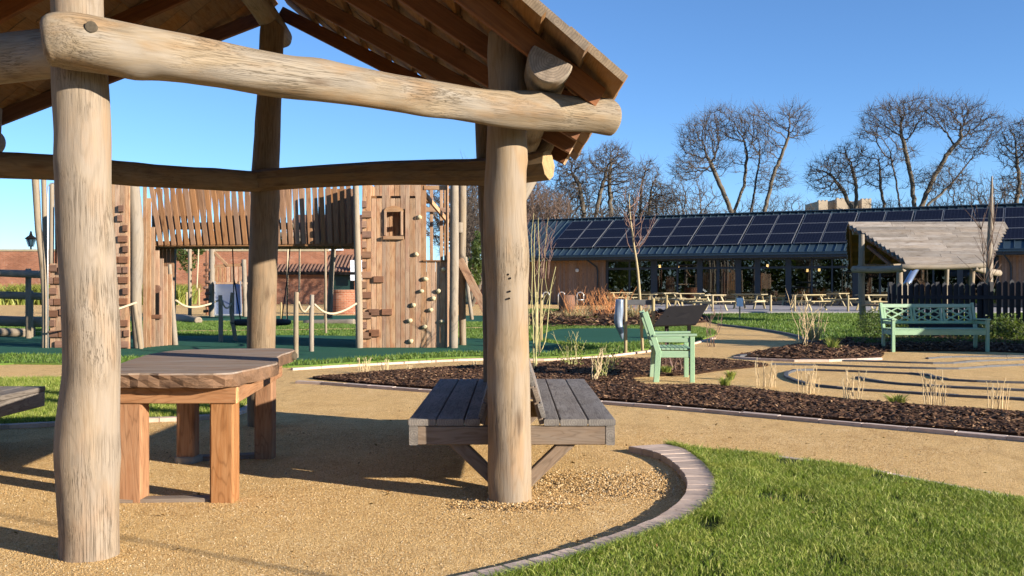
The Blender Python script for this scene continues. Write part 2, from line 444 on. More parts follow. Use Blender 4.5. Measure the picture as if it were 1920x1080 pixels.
def pavermat():
    b = NB('kerb_paver'); v = b.coords((1, 1, 1)); n = b.noise(v, 14, 5, .65); n2 = b.noise(v, 90, 3, .7)
    col = b.mix(b.ramp(n, [(.3, 0), (.7, 1)]), (.46, .35, .28), (.62, .50, .42)); col = b.mix(b.math('MULTIPLY', n2, .4), col, (.33, .245, .19))
    hs = b.n('HueSaturation', {'Color': col, 'Value': b.math('ADD', b.math('MULTIPLY', b.rand, .3), .82)})
    return b.finish(hs.outputs[0], .85, b.math('ADD', n, n2), .35, .004)
def groundmat(name, a, c, s=6, bs=.5):
    b = NB(name); v = b.coords((1, 1, 1), rand=False)
    n = b.noise(v, s, 6, .65); n2 = b.noise(v, s * 12, 3, .7); n3 = b.noise(v, .35, 3)
    col = b.mix(b.ramp(n, [(.3, 0), (.7, 1)]), a, c)
    col = b.mix(b.math('MULTIPLY', n2, .5), col, tuple(x * .5 for x in a))
    col = b.mix(b.math('MULTIPLY', b.ramp(n3, [(.4, 0), (.6, 1)]), .3), col, c)
    return b.finish(col, .95, b.math('ADD', n, n2), bs, .02, .1)
M_LAWN = groundmat('lawn_ground', (.07, .12, .02), (.15, .225, .045), 9)
M_LAWNSOIL = groundmat('lawn_soil', (.03, .045, .014), (.06, .08, .022), 12)
M_RUBBER = groundmat('green_wetpour', (.02, .085, .055), (.035, .125, .08), 30, .2)
M_MULCHG = groundmat('mulch_ground', (.025, .013, .008), (.055, .03, .018), 20)
M_FIELD = groundmat('distant_ground', (.12, .13, .05), (.22, .19, .09), .5)
M_PAVE = groundmat('terrace_paving', (.30, .28, .28), (.36, .35, .36), 3, .1)
M_BRICKP = pavermat()

def brickmat(name, c1, c2, mo, scale=1.0):
    b = NB(name); v = b.coords((1, 1, 1), rand=False)
    sp = b.n('SeparateXYZ', {0: v}); uv = b.n('CombineXYZ', {0: b.math('ADD', sp.outputs[0], sp.outputs[1]), 1: sp.outputs[2], 2: 0.0}).outputs[0]
    br = b.n('TexBrick', {'Vector': uv, 'Color1': (*c1, 1), 'Color2': (*c2, 1), 'Mortar': (*mo, 1), 'Scale': 1.0, 'Mortar Size': .008, 'Brick Width': .23, 'Row Height': .078, 'Bias': 0.0})
    n = b.noise(v, .8, 5, .6)
    col = b.mix(b.math('MULTIPLY', b.ramp(n, [(.4, 0), (.65, 1)]), .5), br.outputs[0], (c1[0] * .5, c1[1] * .55, c1[2] * .6))
    n2 = b.noise(v, 2.5, 4, .7); col = b.mix(b.ramp(n2, [(.62, 0), (.72, .5)]), col, (.5, .36, .28))
    return b.finish(col, .9, br.outputs[1], -.4, .01, .2)
M_BRICK = brickmat('red_brick', (.24, .085, .045), (.36, .14, .075), (.30, .23, .17))

def cladmat():
    return wood('vertical_cladding', (.29, .165, .10), (.41, .255, .165), dark=.3, var=.12, gs=.5, grey=(.36, .24, .17), greyamt=.4)
M_CLAD = cladmat()
def panelmat():
    b = NB('solar_cell'); tc = b.t.nodes.new('ShaderNodeTexCoord')
    br = b.n('TexBrick', {'Vector': tc.outputs['Object'], 'Color1': (.006, .008, .018, 1), 'Color2': (.008, .010, .022, 1), 'Mortar': (.022, .026, .042, 1),
                          'Scale': 1.0, 'Mortar Size': .012, 'Brick Width': .19, 'Row Height': .19}, offset=0.0)
    return b.finish(br.outputs[0], .35, None, spec=.05)
M_CELL = panelmat()
M_ALU = flatmat('aluminium_frame', (.19, .20, .22), .5, 5, .1, metal=.3)
def glassmat():
    b = NB('window_glass')
    fr = b.n('Fresnel', {'IOR': 1.5}).outputs[0]
    k = b.math('ADD', b.math('MULTIPLY', fr, .8), .10, clamp=True)
    gl = b.n('BsdfGlossy', {'Color': (.9, .95, 1, 1), 'Roughness': .01}); tr = b.n('BsdfTransparent', {'Color': (.33, .36, .36, 1)})
    m = b.n('MixShader', {0: k, 1: tr.outputs[0], 2: gl.outputs[0]}); b.t.links.new(m.outputs[0], b.out.inputs[0]); return b.mat
M_GLASS = glassmat()
def emit(name, c, s):
    b = NB(name); e = b.n('Emission', {'Color': (*c, 1), 'Strength': s}); b.t.links.new(e.outputs[0], b.out.inputs[0]); return b.mat
M_LAMP = emit('warm_bulb', (1, .55, .2), 6)
# ================================================================ GROUND
def GP(lst, z=0.0): return [G(x, y, z) for x, y in lst]
def sm(lst, sub=4, closed=True): return spline([Vector(p) for p in lst], sub, closed)

sheet('ground', [(-900, -60), (900, -60), (900, 2500), (-900, 2500)], -.6, -.03, M_FIELD)
sheet('gravel_path', [(-34, .5), (44, .5), (44, 69), (-34, 69)], -.05, 0.0, M_GRAVEL)

def blades(name, x, y, z, h, wd, mat, label, simple=False, lean=.5, cat=None):
    n = len(x); a = rs.uniform(0, 2 * np.pi, n); hh = h * rs.uniform(.55, 1.25, n); ww = wd * rs.uniform(.7, 1.3, n)
    la = rs.uniform(0, 2 * np.pi, n); ll = hh * lean * rs.uniform(.2, 1.3, n)
    dx, dy = np.cos(a) * ww / 2, np.sin(a) * ww / 2; lx, ly = np.cos(la) * ll, np.sin(la) * ll
    b = np.stack([x, y, np.zeros(n) + z], 1)
    def q(ox, oy, oz): return b + np.stack([ox, oy, oz], 1)
    if simple:
        v = np.stack([q(-dx, -dy, 0 * hh), q(dx, dy, 0 * hh), q(lx, ly, hh)], 1).reshape(-1, 3)
        f = np.arange(n * 3).reshape(-1, 3)
    else:
        v = np.stack([q(-dx, -dy, 0 * hh), q(dx, dy, 0 * hh), q(lx * .35 - dx * .8, ly * .35 - dy * .8, hh * .62), q(lx * .35 + dx * .8, ly * .35 + dy * .8, hh * .62), q(lx, ly, hh * .92)], 1).reshape(-1, 3)
        i = (np.arange(n) * 5)[:, None]
        f = np.concatenate([i + [0, 1, 3], i + [0, 3, 2], i + [2, 3, 4]], 0)
    o = newobj(name, np_mesh(name, v, f, mat), Matrix.Identity(4))
    return tag(o, label, cat or 'grass', kind='stuff')

def noise2(x, y, s, seed=0):
    r_ = np.random.RandomState(seed); o = 0 * x
    for k in range(6):
        a, p, m = r_.uniform(0, 6.28), r_.uniform(0, 6.28), s * r_.uniform(.5, 2.2)
        o = o + np.sin((x * math.cos(a) + y * math.sin(a)) * m + p)
    return o / 6

# --- the kerb of pavers round the near lawn
kin = sm(GP([(1178, 836), (1215, 843), (1243, 853), (1265, 868), (1282, 888), (1288, 908), (1280, 930), (1255, 953), (1215, 975), (1165, 995), (1110, 1014), (1045, 1033), (960, 1055), (860, 1077), (780, 1097), (690, 1125)], .05), 6, False)
kout = sm(GP([(1247, 832), (1280, 840), (1310, 858), (1330, 878), (1341, 902), (1340, 925), (1320, 948), (1285, 970), (1235, 991), (1180, 1011), (1120, 1030), (1050, 1050), (965, 1072), (880, 1094), (800, 1117), (715, 1150)], .05), 6, False)
def paver_strip(root, a, b, z0, z1, L, mat, name='paver', gap=.006):
    """pavers between two edge curves, each a block of its own with a recessed joint"""
    def arc(p):
        d = [0.0]
        for i in range(1, len(p)): d.append(d[-1] + (p[i] - p[i - 1]).length)
        return d
    da, db = arc(a), arc(b)
    def at(p, d, t):
        s_ = t * d[-1]
        for i in range(1, len(p)):
            if d[i] >= s_ - 1e-9:
                k = (s_ - d[i - 1]) / max(1e-9, d[i] - d[i - 1]); return p[i - 1].lerp(p[i], k)
        return p[-1]
    N = max(1, int((da[-1] + db[-1]) / 2 / L)); g = gap / 2 / L / N * 1.0
    for i in range(N):
        q = [at(a, da, i / N + g), at(a, da, (i + 1) / N - g), at(b, db, (i + 1) / N - g), at(b, db, i / N + g)]
        dz = rnd.uniform(-.003, .003); tl = rnd.uniform(-.002, .002)
        c = sum(q, Vector()) / 4
        m = MB(); top = [Vector((p.x, p.y, z1 + dz + (tl if k < 2 else -tl))) for k, p in enumerate(q)]
        ch = .006
        tin = [p.lerp(Vector((c.x, c.y, p.z)), ch / max(.02, (p - c).length)) for p in top]
        vs = tin + [Vector((p.x, p.y, p.z - ch)) for p in top] + [Vector((p.x, p.y, z0)) for p in q]
        fs = [(0, 1, 2, 3)] + [(j + 4 * r_, j + 4 * r_ + 4, (j + 1) % 4 + 4 * r_ + 4, (j + 1) % 4 + 4 * r_) for r_ in (0, 1) for j in range(4)]
        m.add(vs, fs)
        m.build(name, mat, root, M=Matrix.Translation(Vector((c.x, c.y, z0))), axis=q[3] - q[0])
kerb = newobj('kerb', None, Matrix.Translation(kin[20])); kerb['kind'] = 'structure'
paver_strip(kerb, kin, kout, -.02, .05, .15, M_BRICKP)
def offset(pts, d):
    o = []
    for i in range(len(pts)):
        t = (pts[min(i + 1, len(pts) - 1)] - pts[max(i - 1, 0)]); t.z = 0; t.normalize()
        o.append(pts[i] + Vector((-t.y, t.x, 0)) * d)
    return o
# near lawn
up = sm(GP([(1250, 831), (1330, 838), (1420, 850), (1560, 868), (1650, 883), (1750, 903), (1850, 922), (1920, 937), (2100, 975), (2500, 1060)], .04), 4, False)
lawn_poly = kout[::-1] + up + [Vector((6.5, 4.0, 0)), Vector((6.5, 2.2, 0)), Vector((-.6, 2.2, 0))]
sheet('near_lawn', lawn_poly, -.04, .028, M_LAWNSOIL)
kerb2 = newobj('kerb', None, Matrix.Translation(up[20])); kerb2['kind'] = 'structure'
paver_strip(kerb2, up[6:], offset(up, .055)[6:], -.02, .034, .3, M_BRICKP, 'edging_stone')
x, y = scatter(lawn_poly, 25000)
k = rs.uniform(0, 1, len(x)) < np.clip(1.12 - (y - 4.3) * .10, .5, 1) * (0.84 + .55 * noise2(x, y, 7, 2) - .5 * (noise2(x, y, 11, 4) > .33))
x, y = x[k], y[k]
hmul = 1 + .6 * noise2(x, y, 5, 9)
blades('grass', x, y, .026, .037 * hmul, .0036, M_GRASS, 'short bright green turf of the nearest lawn inside the curved paver kerb', lean=.75)
# longer tufts that lean over the kerb and stick out
x, y = scatter(lawn_poly, 500)
ko = offset(kout, .03); i_ = rs.randint(0, len(ko) - 1, 5200); f_ = rs.uniform(0, 1, 5200)
ex = np.array([ko[a].x + (ko[a + 1].x - ko[a].x) * b for a, b in zip(i_, f_)]) + rs.normal(0, .014, 5200); ey = np.array([ko[a].y + (ko[a + 1].y - ko[a].y) * b for a, b in zip(i_, f_)]) + rs.normal(0, .014, 5200)
k = ey > 4.0; x = np.concatenate([x, ex[k]]); y = np.concatenate([y, ey[k]])
blades('long_grass', x, y, .026, .055, .0045, M_GRASS, 'longer blades standing out of the nearest lawn and leaning over its kerb', lean=1.1)
M_DEAD = leafmat('dead_leaf', (.12, .05, .02), (.22, .11, .04), (.30, .18, .08))
def litter(n, poly, name, label, size=.016):
    a = np.array([(p[0], p[1]) for p in poly]); lo = a.min(0); hi = a.max(0); x = rs.uniform(lo[0], hi[0], n * 4); y = rs.uniform(lo[1], hi[1], n * 4); k = inpoly(x, y, a); x, y = x[k][:n], y[k][:n]; n = len(x)
    t = rs.uniform(0, 6.28, n); s_ = size * rs.uniform(.4, 1.4, n); u = np.stack([np.cos(t), np.sin(t), rs.normal(0, .25, n)], 1) * s_[:, None]; w_ = np.stack([-np.sin(t), np.cos(t), rs.normal(0, .3, n)], 1) * s_[:, None] * .45
    c = np.stack([x, y, .006 + .004 * rs.uniform(0, 1, n) + (.05 if 'lawn' in label else 0)], 1)
    v = np.stack([c - u, c + w_ + [0, 0, .004], c + u, c - w_], 1).reshape(-1, 3)
    tag(newobj(name, np_mesh(name, v, np.arange(n * 4).reshape(-1, 4), M_DEAD), Matrix.Identity(4)), label, 'litter', kind='stuff')
litter(380, [(-3, 4.2), (3, 4.5), (6, 11), (-4, 11)], 'leaf_litter', 'few small dry leaves and twigs blown over the gravel path')
litter(90, lawn_poly, 'leaf_litter', 'few brown leaves caught in the nearest lawn', .013)

# near left lawn patch with its edging
lp = GP([(-300, 716), (26, 710), (120, 709), (260, 712), (380, 722), (450, 740), (468, 757), (440, 770), (394, 779), (264, 784), (106, 791), (-60, 800), (-300, 812)], .03)
lp = sm(lp, 4)
sheet('left_lawn', lp, -.04, .026, M_LAWNSOIL)
e = sm(GP([(468, 757), (440, 770), (394, 779), (330, 782), (264, 784), (186, 788), (106, 791), (-60, 800), (-300, 814)], .03), 5, False)
k3 = newobj('kerb', None, Matrix.Translation(e[5])); k3['kind'] = 'structure'
paver_strip(k3, e, offset(e, .10), -.02, .04, .3, M_BRICKP, 'edging_stone')
x, y = scatter(lp, 5500); blades('grass', x, y, .024, .05, .008, M_GRASS, 'green turf patch behind the rustic table and left post', simple=True, lean=.7)

# far lawns and green rubber play surfacing
LL = sm(GP([(-400, 682), (26, 680), (330, 684), (540, 686), (660, 679), (800, 672), (900, 668), (1000, 669), (1100, 665), (1200, 655), (1280, 643), (1335, 629), (1342, 621), (1310, 613), (1230, 609), (1100, 612), (900, 604), (600, 603), (300, 603), (26, 604), (-400, 604)], .03), 3)
sheet('play_lawn', LL, -.04, .03, M_LAWN)
def clipR(polys):
    def f(x, y):
        k = np.ones(len(x), bool)
        for p in polys: k &= ~inpoly(x, y, [(q.x, q.y) for q in p])
        return k
    return f
RA = sm(GP([(-400, 640), (60, 630), (300, 630), (560, 629), (680, 631), (860, 634), (1000, 640), (1065, 651), (1000, 663), (860, 660), (680, 670), (560, 676), (330, 670), (200, 668), (26, 664), (-400, 668)], .03), 3)
RB = sm(GP([(1040, 619), (1085, 616), (1210, 617), (1245, 628), (1200, 640), (1120, 644), (1050, 641), (1015, 631)], .03), 4)
RC = sm(GP([(-300, 593), (330, 592), (700, 590), (930, 591), (960, 596), (900, 602), (600, 600), (300, 600), (-300, 601)], .03), 3)
for q in (RA, RB): sheet('rubber_surface', q, -.03, .036, M_RUBBER)
sheet('rubber_surface', RC, -.03, .008, M_RUBBER)
# thin winding path across the play lawn
pth = sm(GP([(-300, 621), (60, 622), (300, 621), (560, 618), (700, 616), (960, 614)], .036), 4, False)
m = MB()
pa, pb = offset(pth, .35), offset(pth, -.35)
for i in range(len(pth) - 1): m.add([(q.x, q.y, .035) for q in (pa[i], pa[i + 1], pb[i + 1], pb[i])], [(0, 1, 2, 3)])
m.build('narrow_path', M_GRAVEL, M=Matrix.Identity(4))['kind'] = 'structure'
x, y = scatter(LL, 420, clipR([RA, RB, pa + pb[::-1]])); blades('grass', x, y, .03, .05, .02, M_GRASSF, 'green turf round the rubber play surfacing by the wooden towers', simple=True)
RL = sm(GP([(1330, 589), (1700, 587), (2060, 587), (2060, 634), (1560, 634), (1513, 636), (1490, 627), (1450, 619), (1400, 612), (1345, 606), (1322, 597)], .03), 3)
sheet('bench_lawn', RL, -.04, .03, M_LAWN)
x, y = scatter(RL, 150); blades('grass', x, y, .03, .07, .03, M_GRASSF, 'sunlit lawn behind the winding path in front of the terrace', simple=True)
FL = sm(GP([(1000, 590), (1060, 590), (1085, 583), (1060, 579), (980, 579)], .02), 3)
sheet('strip_lawn', FL, -.03, .02, M_LAWN)
TP = [G(1128, 589), G(1900, 589), G(2100, 573), G(1160, 573)]
sheet('terrace', TP, -.03, .10, M_PAVE)

# mulch beds
MA = sm(GP([(586, 706), (640, 712), (760, 722), (900, 731), (1000, 737), (1130, 746), (1300, 759), (1450, 772), (1600, 785), (1750, 798), (1920, 813), (2200, 840), (2200, 796), (1920, 771), (1800, 763), (1700, 756), (1600, 748), (1480, 736), (1380, 724), (1310, 720), (1290, 720), (1215, 720), (1186, 709), (1200, 703), (1290, 700), (1340, 693), (1400, 687), (1440, 682), (1380, 675), (1300, 670), (1200, 671), (1130, 671), (1060, 675), (1000, 681), (900, 684), (800, 689), (700, 696), (640, 701)], .03), 3)
MI = sm(GP([(1380, 665), (1440, 655), (1505, 643), (1560, 637), (1700, 635), (2060, 635), (2060, 663), (1860, 657), (1662, 657), (1652, 667), (1530, 671), (1440, 669)], .03), 3)
MC = sm(GP([(985, 594), (1100, 591), (1210, 590), (1320, 595), (1325, 602), (1200, 611), (1100, 612), (985, 611)], .04), 3)
def edge_d(x, y, poly):
    a = np.array([(p[0], p[1]) for p in poly]); d = np.full(len(x), 9.0)
    for i in range(len(a)):
        p, q = a[i], a[(i + 1) % len(a)]; e_ = q - p; L2 = max(1e-9, (e_ ** 2).sum())
        t = np.clip(((x - p[0]) * e_[0] + (y - p[1]) * e_[1]) / L2, 0, 1)
        d = np.minimum(d, np.hypot(x - p[0] - t * e_[0], y - p[1] - t * e_[1]))
    return d
def chips(name, poly, dens, L, label, zr):
    x, y = scatter(poly, dens); n = len(x)
    ed = edge_d(x, y, poly); z = .025 + zr * np.clip(ed / .55, 0, 1) * rs.uniform(.2, 1, n) ** .6 * (1 + .5 * noise2(x, y, 5, 3))
    a = rs.uniform(0, 2 * np.pi, n); el = rs.uniform(-.5, .5, n); l = L * rs.uniform(.4, 1.3, n) / 2; wv = l * rs.uniform(.15, .4, n); t = l * .18
    d = np.stack([np.cos(a) * np.cos(el), np.sin(a) * np.cos(el), np.sin(el)], 1); s_ = np.stack([-np.sin(a), np.cos(a), rs.uniform(-.6, .6, n)], 1)
    u = np.cross(d, s_); c = np.stack([x, y, z], 1)
    v = np.stack([c - d * l[:, None] - s_ * wv[:, None] * .6, c - d * l[:, None] * .9 + s_ * wv[:, None], c + d * l[:, None] + s_ * wv[:, None] * .4, c + d * l[:, None] * .7 - s_ * wv[:, None], c + u * t[:, None]], 1).reshape(-1, 3)
    i = (np.arange(n) * 5)[:, None]
    f = np.concatenate([i + [0, 1, 4], i + [1, 2, 4], i + [2, 3, 4], i + [3, 0, 4]], 0)
    tag(newobj(name, np_mesh(name, v, f, M_CHIP), Matrix.Identity(4)), label, 'mulch', kind='stuff')
sheet('mulch_bed', MA, -.03, .03, M_MULCHG); chips('bark_mulch', MA, 1700, .07, 'dark bark chips of the long bed behind the path', .035)
sheet('mulch_bed', MI, -.03, .03, M_MULCHG); chips('bark_mulch', MI, 420, .11, 'dark bark chips of the bed running behind the mint bench', .08)
sheet('mulch_bed', MC, -.03, .04, M_MULCHG); chips('bark_mulch', MC, 60, .22, 'bark chips under the orange stems before the long building', .25)
e = sm(GP([(560, 711), (620, 714), (760, 724), (900, 733), (1000, 739), (1130, 748), (1300, 761), (1450, 774), (1600, 787), (1750, 800), (1920, 815), (2100, 832)], .05), 5, False)
k4 = newobj('kerb', None, Matrix.Translation(e[20])); k4['kind'] = 'structure'
paver_strip(k4, e, offset(e, -.085), -.02, .035, .40, M_BRICKP, 'edging_stone')
e = sm(GP([(545, 688), (660, 681), (800, 674), (900, 670), (1000, 671), (1100, 667), (1200, 657), (1280, 645), (1337, 631)], .05), 5, False)
k5 = newobj('kerb', None, Matrix.Translation(e[20])); k5['kind'] = 'structure'
paver_strip(k5, e, offset(e, -.06), -.02, .034, .5, M_BRICKP, 'edging_stone')
e = sm(GP([(1345, 607), (1400, 613), (1450, 620), (1490, 628), (1512, 638), (1500, 648), (1440, 657), (1378, 666)], .05), 5, False)
k6 = newobj('kerb', None, Matrix.Translation(e[20])); k6['kind'] = 'structure'
paver_strip(k6, e, offset(e, .10), -.02, .05, .5, M_SLATE, 'edging_stone')
e = sm(GP([(1378, 667), (1440, 671), (1530, 673), (1650, 669)], .05), 5, False)
paver_strip(k6, e, offset(e, -.06), -.02, .04, .5, M_BRICKP, 'edging_stone')

# the labyrinth of slate edging set into the gravel
lab = newobj('labyrinth_edging', None, Matrix.Translation(G(1600, 710))); lab['kind'] = 'structure'
def labline(pts, wd=.06, L=.34):
    c = sm(GP(pts, .03), 6, False)
    paver_strip(lab, offset(c, wd / 2), offset(c, -wd / 2), -.02, .03, L, M_SLATE, 'slate_stone')
labline([(2050, 756), (1920, 746), (1800, 740), (1700, 733), (1600, 727), (1530, 720), (1500, 714), (1478, 706), (1474, 699), (1490, 692), (1520, 691), (1600, 694), (1680, 697), (1738, 700), (1755, 706), (1800, 711), (1920, 715), (2050, 718)])
labline([(1607, 705), (1640, 712), (1700, 718), (1800, 724), (1920, 729), (2050, 734)])
labline([(1445, 681), (1530, 682), (1650, 686), (1780, 689), (1850, 685), (1920, 682), (2050, 680)])
labline([(1500, 673), (1620, 675), (1765, 679), (1830, 675), (1920, 672), (2050, 670)])
labline([(1738, 670), (1790, 667), (1920, 666)])

# loose grains on the gravel, thick round the post foot
def grains(x, y, z, r0, name, label):
    n = len(x); r_ = r0 * rs.uniform(.5, 1.5, n)
    c = np.stack([x, y, z], 1)
    D = np.array([[1, 0, 0], [-1, 0, 0], [0, 1, 0], [0, -1, 0], [0, 0, 1], [0, 0, -1]], float)
    j = rs.uniform(.6, 1.2, (n, 6, 1)); v = c[:, None, :] + D[None] * j * r_[:, None, None]
    a = rs.uniform(0, 3, n)
    dx = v[:, :, 0] - x[:, None]; dy = v[:, :, 1] - y[:, None]
    v[:, :, 0] = x[:, None] + dx * np.cos(a)[:, None] - dy * np.sin(a)[:, None]; v[:, :, 1] = y[:, None] + dx * np.sin(a)[:, None] + dy * np.cos(a)[:, None]
    i = (np.arange(n) * 6)[:, None]
    f = np.concatenate([i + t for t in ([0, 2, 4], [2, 1, 4], [1, 3, 4], [3, 0, 4])], 0)
    tag(newobj(name, np_mesh(name, v.reshape(-1, 3), f, M_PEB), Matrix.Identity(4)), label, 'gravel', kind='stuff')
gp = [(-3, 4.1), (1, 4.1), (2.2, 6), (4.5, 9), (-5, 10), (-4, 6)]
notlawn = clipR([lawn_poly, kin + kout[::-1]])
def dens_clip(x, y):
    d = np.minimum(np.hypot(x - .15, y - 6.35), np.hypot(x - .75, (y - 6.5) * 1.2))
    p = .22 + .6 * np.exp(-(np.hypot(x + 2.03, y - 4.85) / .28) ** 2) + .75 * np.exp(-(d / .5) ** 2) + .3 * noise2(x, y, 3, 5)
    return notlawn(x, y) & (rs.uniform(0, 1, len(x)) < p * np.clip(1.5 - (y - 4) * .16, .25, 1))
x, y = scatter(gp, 11000, dens_clip)
grains(x, y, .0005 + 0 * x, .0036, 'loose_gravel', 'loose golden gravel grains scattered over the path by the posts')
x = np.concatenate([rs.normal(.66, .26, 5200), rs.normal(.05, .2, 1500)]); y = np.concatenate([rs.normal(6.62, .2, 5200), rs.normal(5.97, .07, 1500)])
k = notlawn(x, y); x, y = x[k], y[k]
grains(x, y, .004 + .012 * rs.uniform(0, 1, len(x)), .0065, 'loose_gravel', 'pale heap of coarser gravel under the grey double bench')

# ================================================================ THE LOG PAVILION
pav = thing('timber_pavilion', 'large open log pavilion with brown board roof filling the left foreground', 'pavilion', (-2.16, 7.09, 0))
def post(name, Y, sil, parent, seed, mat=M_LOGP, low=-.12, n=26, lump=.012, top=None):
    pts, rad = [], []
    for py, xl, xr in sil:
        c = P((xl + xr) / 2, py, Y); pts.append(c); rad.append((xr - xl) / 2 * Y / F)
    z0 = pts[-1]; pts.append(Vector((z0.x, z0.y, low))); rad.append(rad[-1])
    if top:
        pts.insert(0, Vector((pts[0].x + top[1], Y, top[0]))); rad.insert(0, rad[0])
    return log(name, pts[::-1], rad[::-1], mat, parent, n=n, lump=lump, seed=seed, bulge=.15, sub=6, knobs=16)
P1, P2, P5, P3, P4, P6 = (-2.03, 4.88), (-.016, 6.11), (-.17, 8.7), (-2.3, 9.4), (-4.35, 8.3), (-4.2, 5.85)
post('post', 4.88, [(0, 98, 190), (60, 99, 193), (160, 100, 201), (250, 104, 205), (330, 105, 206), (400, 107, 208), (480, 112, 213), (560, 118, 219), (640, 121, 223), (700, 121, 223), (760, 114, 222), (800, 109, 221), (850, 106, 221), (900, 109, 220), (960, 113, 220), (1030, 118, 221)], pav, 3, top=(3.68, -.02))
post('post', 6.11, [(62, 917, 987), (160, 916, 987), (300, 911, 988), (400, 906, 987), (480, 907, 991), (560, 912, 990), (640, 914, 991), (720, 913, 993), (800, 914, 995), (880, 915, 996), (930, 916, 997)], pav, 5, lump=.016)
post('post', 9.4, [(60, 488, 533), (170, 483, 528), (300, 474, 524), (450, 468, 521), (600, 464, 517), (700, 464, 515), (790, 465, 515)], pav, 8, mat=M_LOGD, top=(3.74, .03))
post('post', 8.7, [(200, 889, 940), (300, 893, 945), (400, 898, 950), (500, 903, 954), (640, 906, 957), (790, 906, 958)], pav, 12, mat=M_LOGD, top=(2.8, 0))
log('post', [(P4[0], P4[1], -.1), (P4[0], P4[1], 1.4), (P4[0] + .05, P4[1], 2.75)], [.13, .12, .115], M_LOG, pav, seed=2)
log('post', [(P6[0], P6[1], -.1), (P6[0], P6[1], 1.4), (P6[0] - .05, P6[1], 2.75)], [.13, .12, .115], M_LOG, pav, seed=4)
# beams: front, left of front, two at the back, side
fb = [(92, 76, 4.60, .118), (130, 76, 4.63, .132), (230, 92, 4.72, .128), (360, 112, 4.86, .114), (470, 133, 5.0, .106), (600, 152, 5.18, .104), (720, 172, 5.36, .100), (840, 190, 5.56, .098), (930, 203, 5.72, .100), (1000, 207, 5.84, .112), (1060, 212, 5.94, .102), (1110, 216, 6.02, .100), (1146, 219, 6.08, .103)]
log('beam', [P(a, b, c) for a, b, c, d in fb], [d for *_, d in fb], M_LOG, pav, n=32, lump=.03, seed=21, bulge=.45, sub=9, knobs=26)
d0 = P(200, 68, 4.70) + Vector((.0, -.172, 0)); log('dowel', [d0 + Vector((-.012, .05, 0)), d0 + Vector((0, -.004, 0))], .0255, M_DOWEL, pav, n=18, lump=0, bulge=.05, sub=1)
lb = [(-2.02, 4.93, 2.45, .12), (-2.6, 5.22, 2.47, .125), (-3.4, 5.56, 2.46, .12), (-4.45, 6.02, 2.44, .115)]
log('beam', [Vector(q[:3]) for q in lb], [q[3] for q in lb], M_LOG, pav, seed=22, bulge=.4, knobs=12)
bb = [(-4.7, 8.1, 2.27, .115), (-3.9, 8.36, 2.28, .105), (-3.1, 8.78, 2.25, .10), (-2.3, 9.2, 2.24, .095)]
log('beam', [Vector(q[:3]) for q in bb], [q[3] for q in bb], M_LOGD, pav, seed=23, knobs=12)
bc = [(-2.35, 9.22, 2.25, .10), (-1.6, 8.95, 2.27, .10), (-.9, 8.62, 2.26, .105), (-.2, 8.30, 2.23, .115), (.29, 8.06, 2.26, .122)]
log('beam', [Vector(q[:3]) for q in bc], [q[3] for q in bc], M_LOGD, pav, seed=24, n=8, lump=.012, bulge=.12, sub=4, smooth=False)
for bx_, by_ in ((953, 515), (957, 522), (956, 546), (955, 559)):
    q = P(bx_, by_, 6.11) + Vector((0, -.136, 0)); log('nail_hole_stud', [q + Vector((0, .03, 0)), q], .006, M_BLACK, pav, n=8, lump=0, sub=1, bulge=.1)  # dark studs standing in for small nail holes in the post
# eave purlins (flattened on top) and the ridge pole
RB0 = 2.35                                                        # underside of the rafters at the eave
E0, E1, R0, R1 = Vector((.475, 5.95, RB0)), Vector((.45, 8.80, RB0)), Vector((-2.08, 4.30, 3.92)), Vector((-2.30, 9.95, 3.92))
W0, W1 = Vector((-4.85, 5.55, RB0)), Vector((-5.0, 8.45, RB0))
def purlin(a, b, r, slope, name='purlin', mat=M_LOG, parent=pav, seed=1):
    """round pole with its upper side planed to the roof slope"""
    a = Vector(a); b = Vector(b); X, Y, Z = frame(b - a); m = MB(); N = 26; K = 10
    nrm = (Z * math.cos(slope) + Y * math.sin(slope)).normalized()
    seq = [(0, .93), (.012, 1)] + [(i / K, 1) for i in range(1, K)] + [(.988, 1), (1, .93)]
    vs = []
    for t, s_ in seq:
        c = a.lerp(b, t); rr = r * s_ * (1 + .04 * math.sin(t * 7 + seed))
        for k in range(N):
            q = Y * math.cos(2 * math.pi * k / N) * rr + Z * math.sin(2 * math.pi * k / N) * rr
            h = q.dot(nrm)
            if h > rr * .25: q -= nrm * (h - rr * .25)
            vs.append(c + q)
    S = len(seq)
    fs = [(i * N + k, i * N + (k + 1) % N, (i + 1) * N + (k + 1) % N, (i + 1) * N + k) for i in range(S - 1) for k in range(N)] + [tuple(range(N - 1, -1, -1)), tuple((S - 1) * N + k for k in range(N))]
    m.add(vs, fs); return m.build(name, mat, parent, M=Matrix.Translation(a), smooth=True, axis=b - a)
purlin((.215, 5.62, 2.55), (.10, 9.15, 2.55), .125, -R(28))
purlin((-4.42, 5.25, 2.55), (-4.56, 8.9, 2.55), .125, R(28), seed=3)
log('ridge_pole', [(-2.07, 4.2, 3.80), (-2.16, 7, 3.82), (-2.29, 9.8, 3.79), (-2.31, 10.15, 3.77)], [.12, .11, .105, .1], M_LOG, pav, seed=31, bulge=.2)
log('brace', [(-.12, 8.62, 1.75), (.12, 8.66, 2.15), (.36, 8.7, 2.62)], [.06, .065, .06], M_LOG, pav, n=12, seed=32)

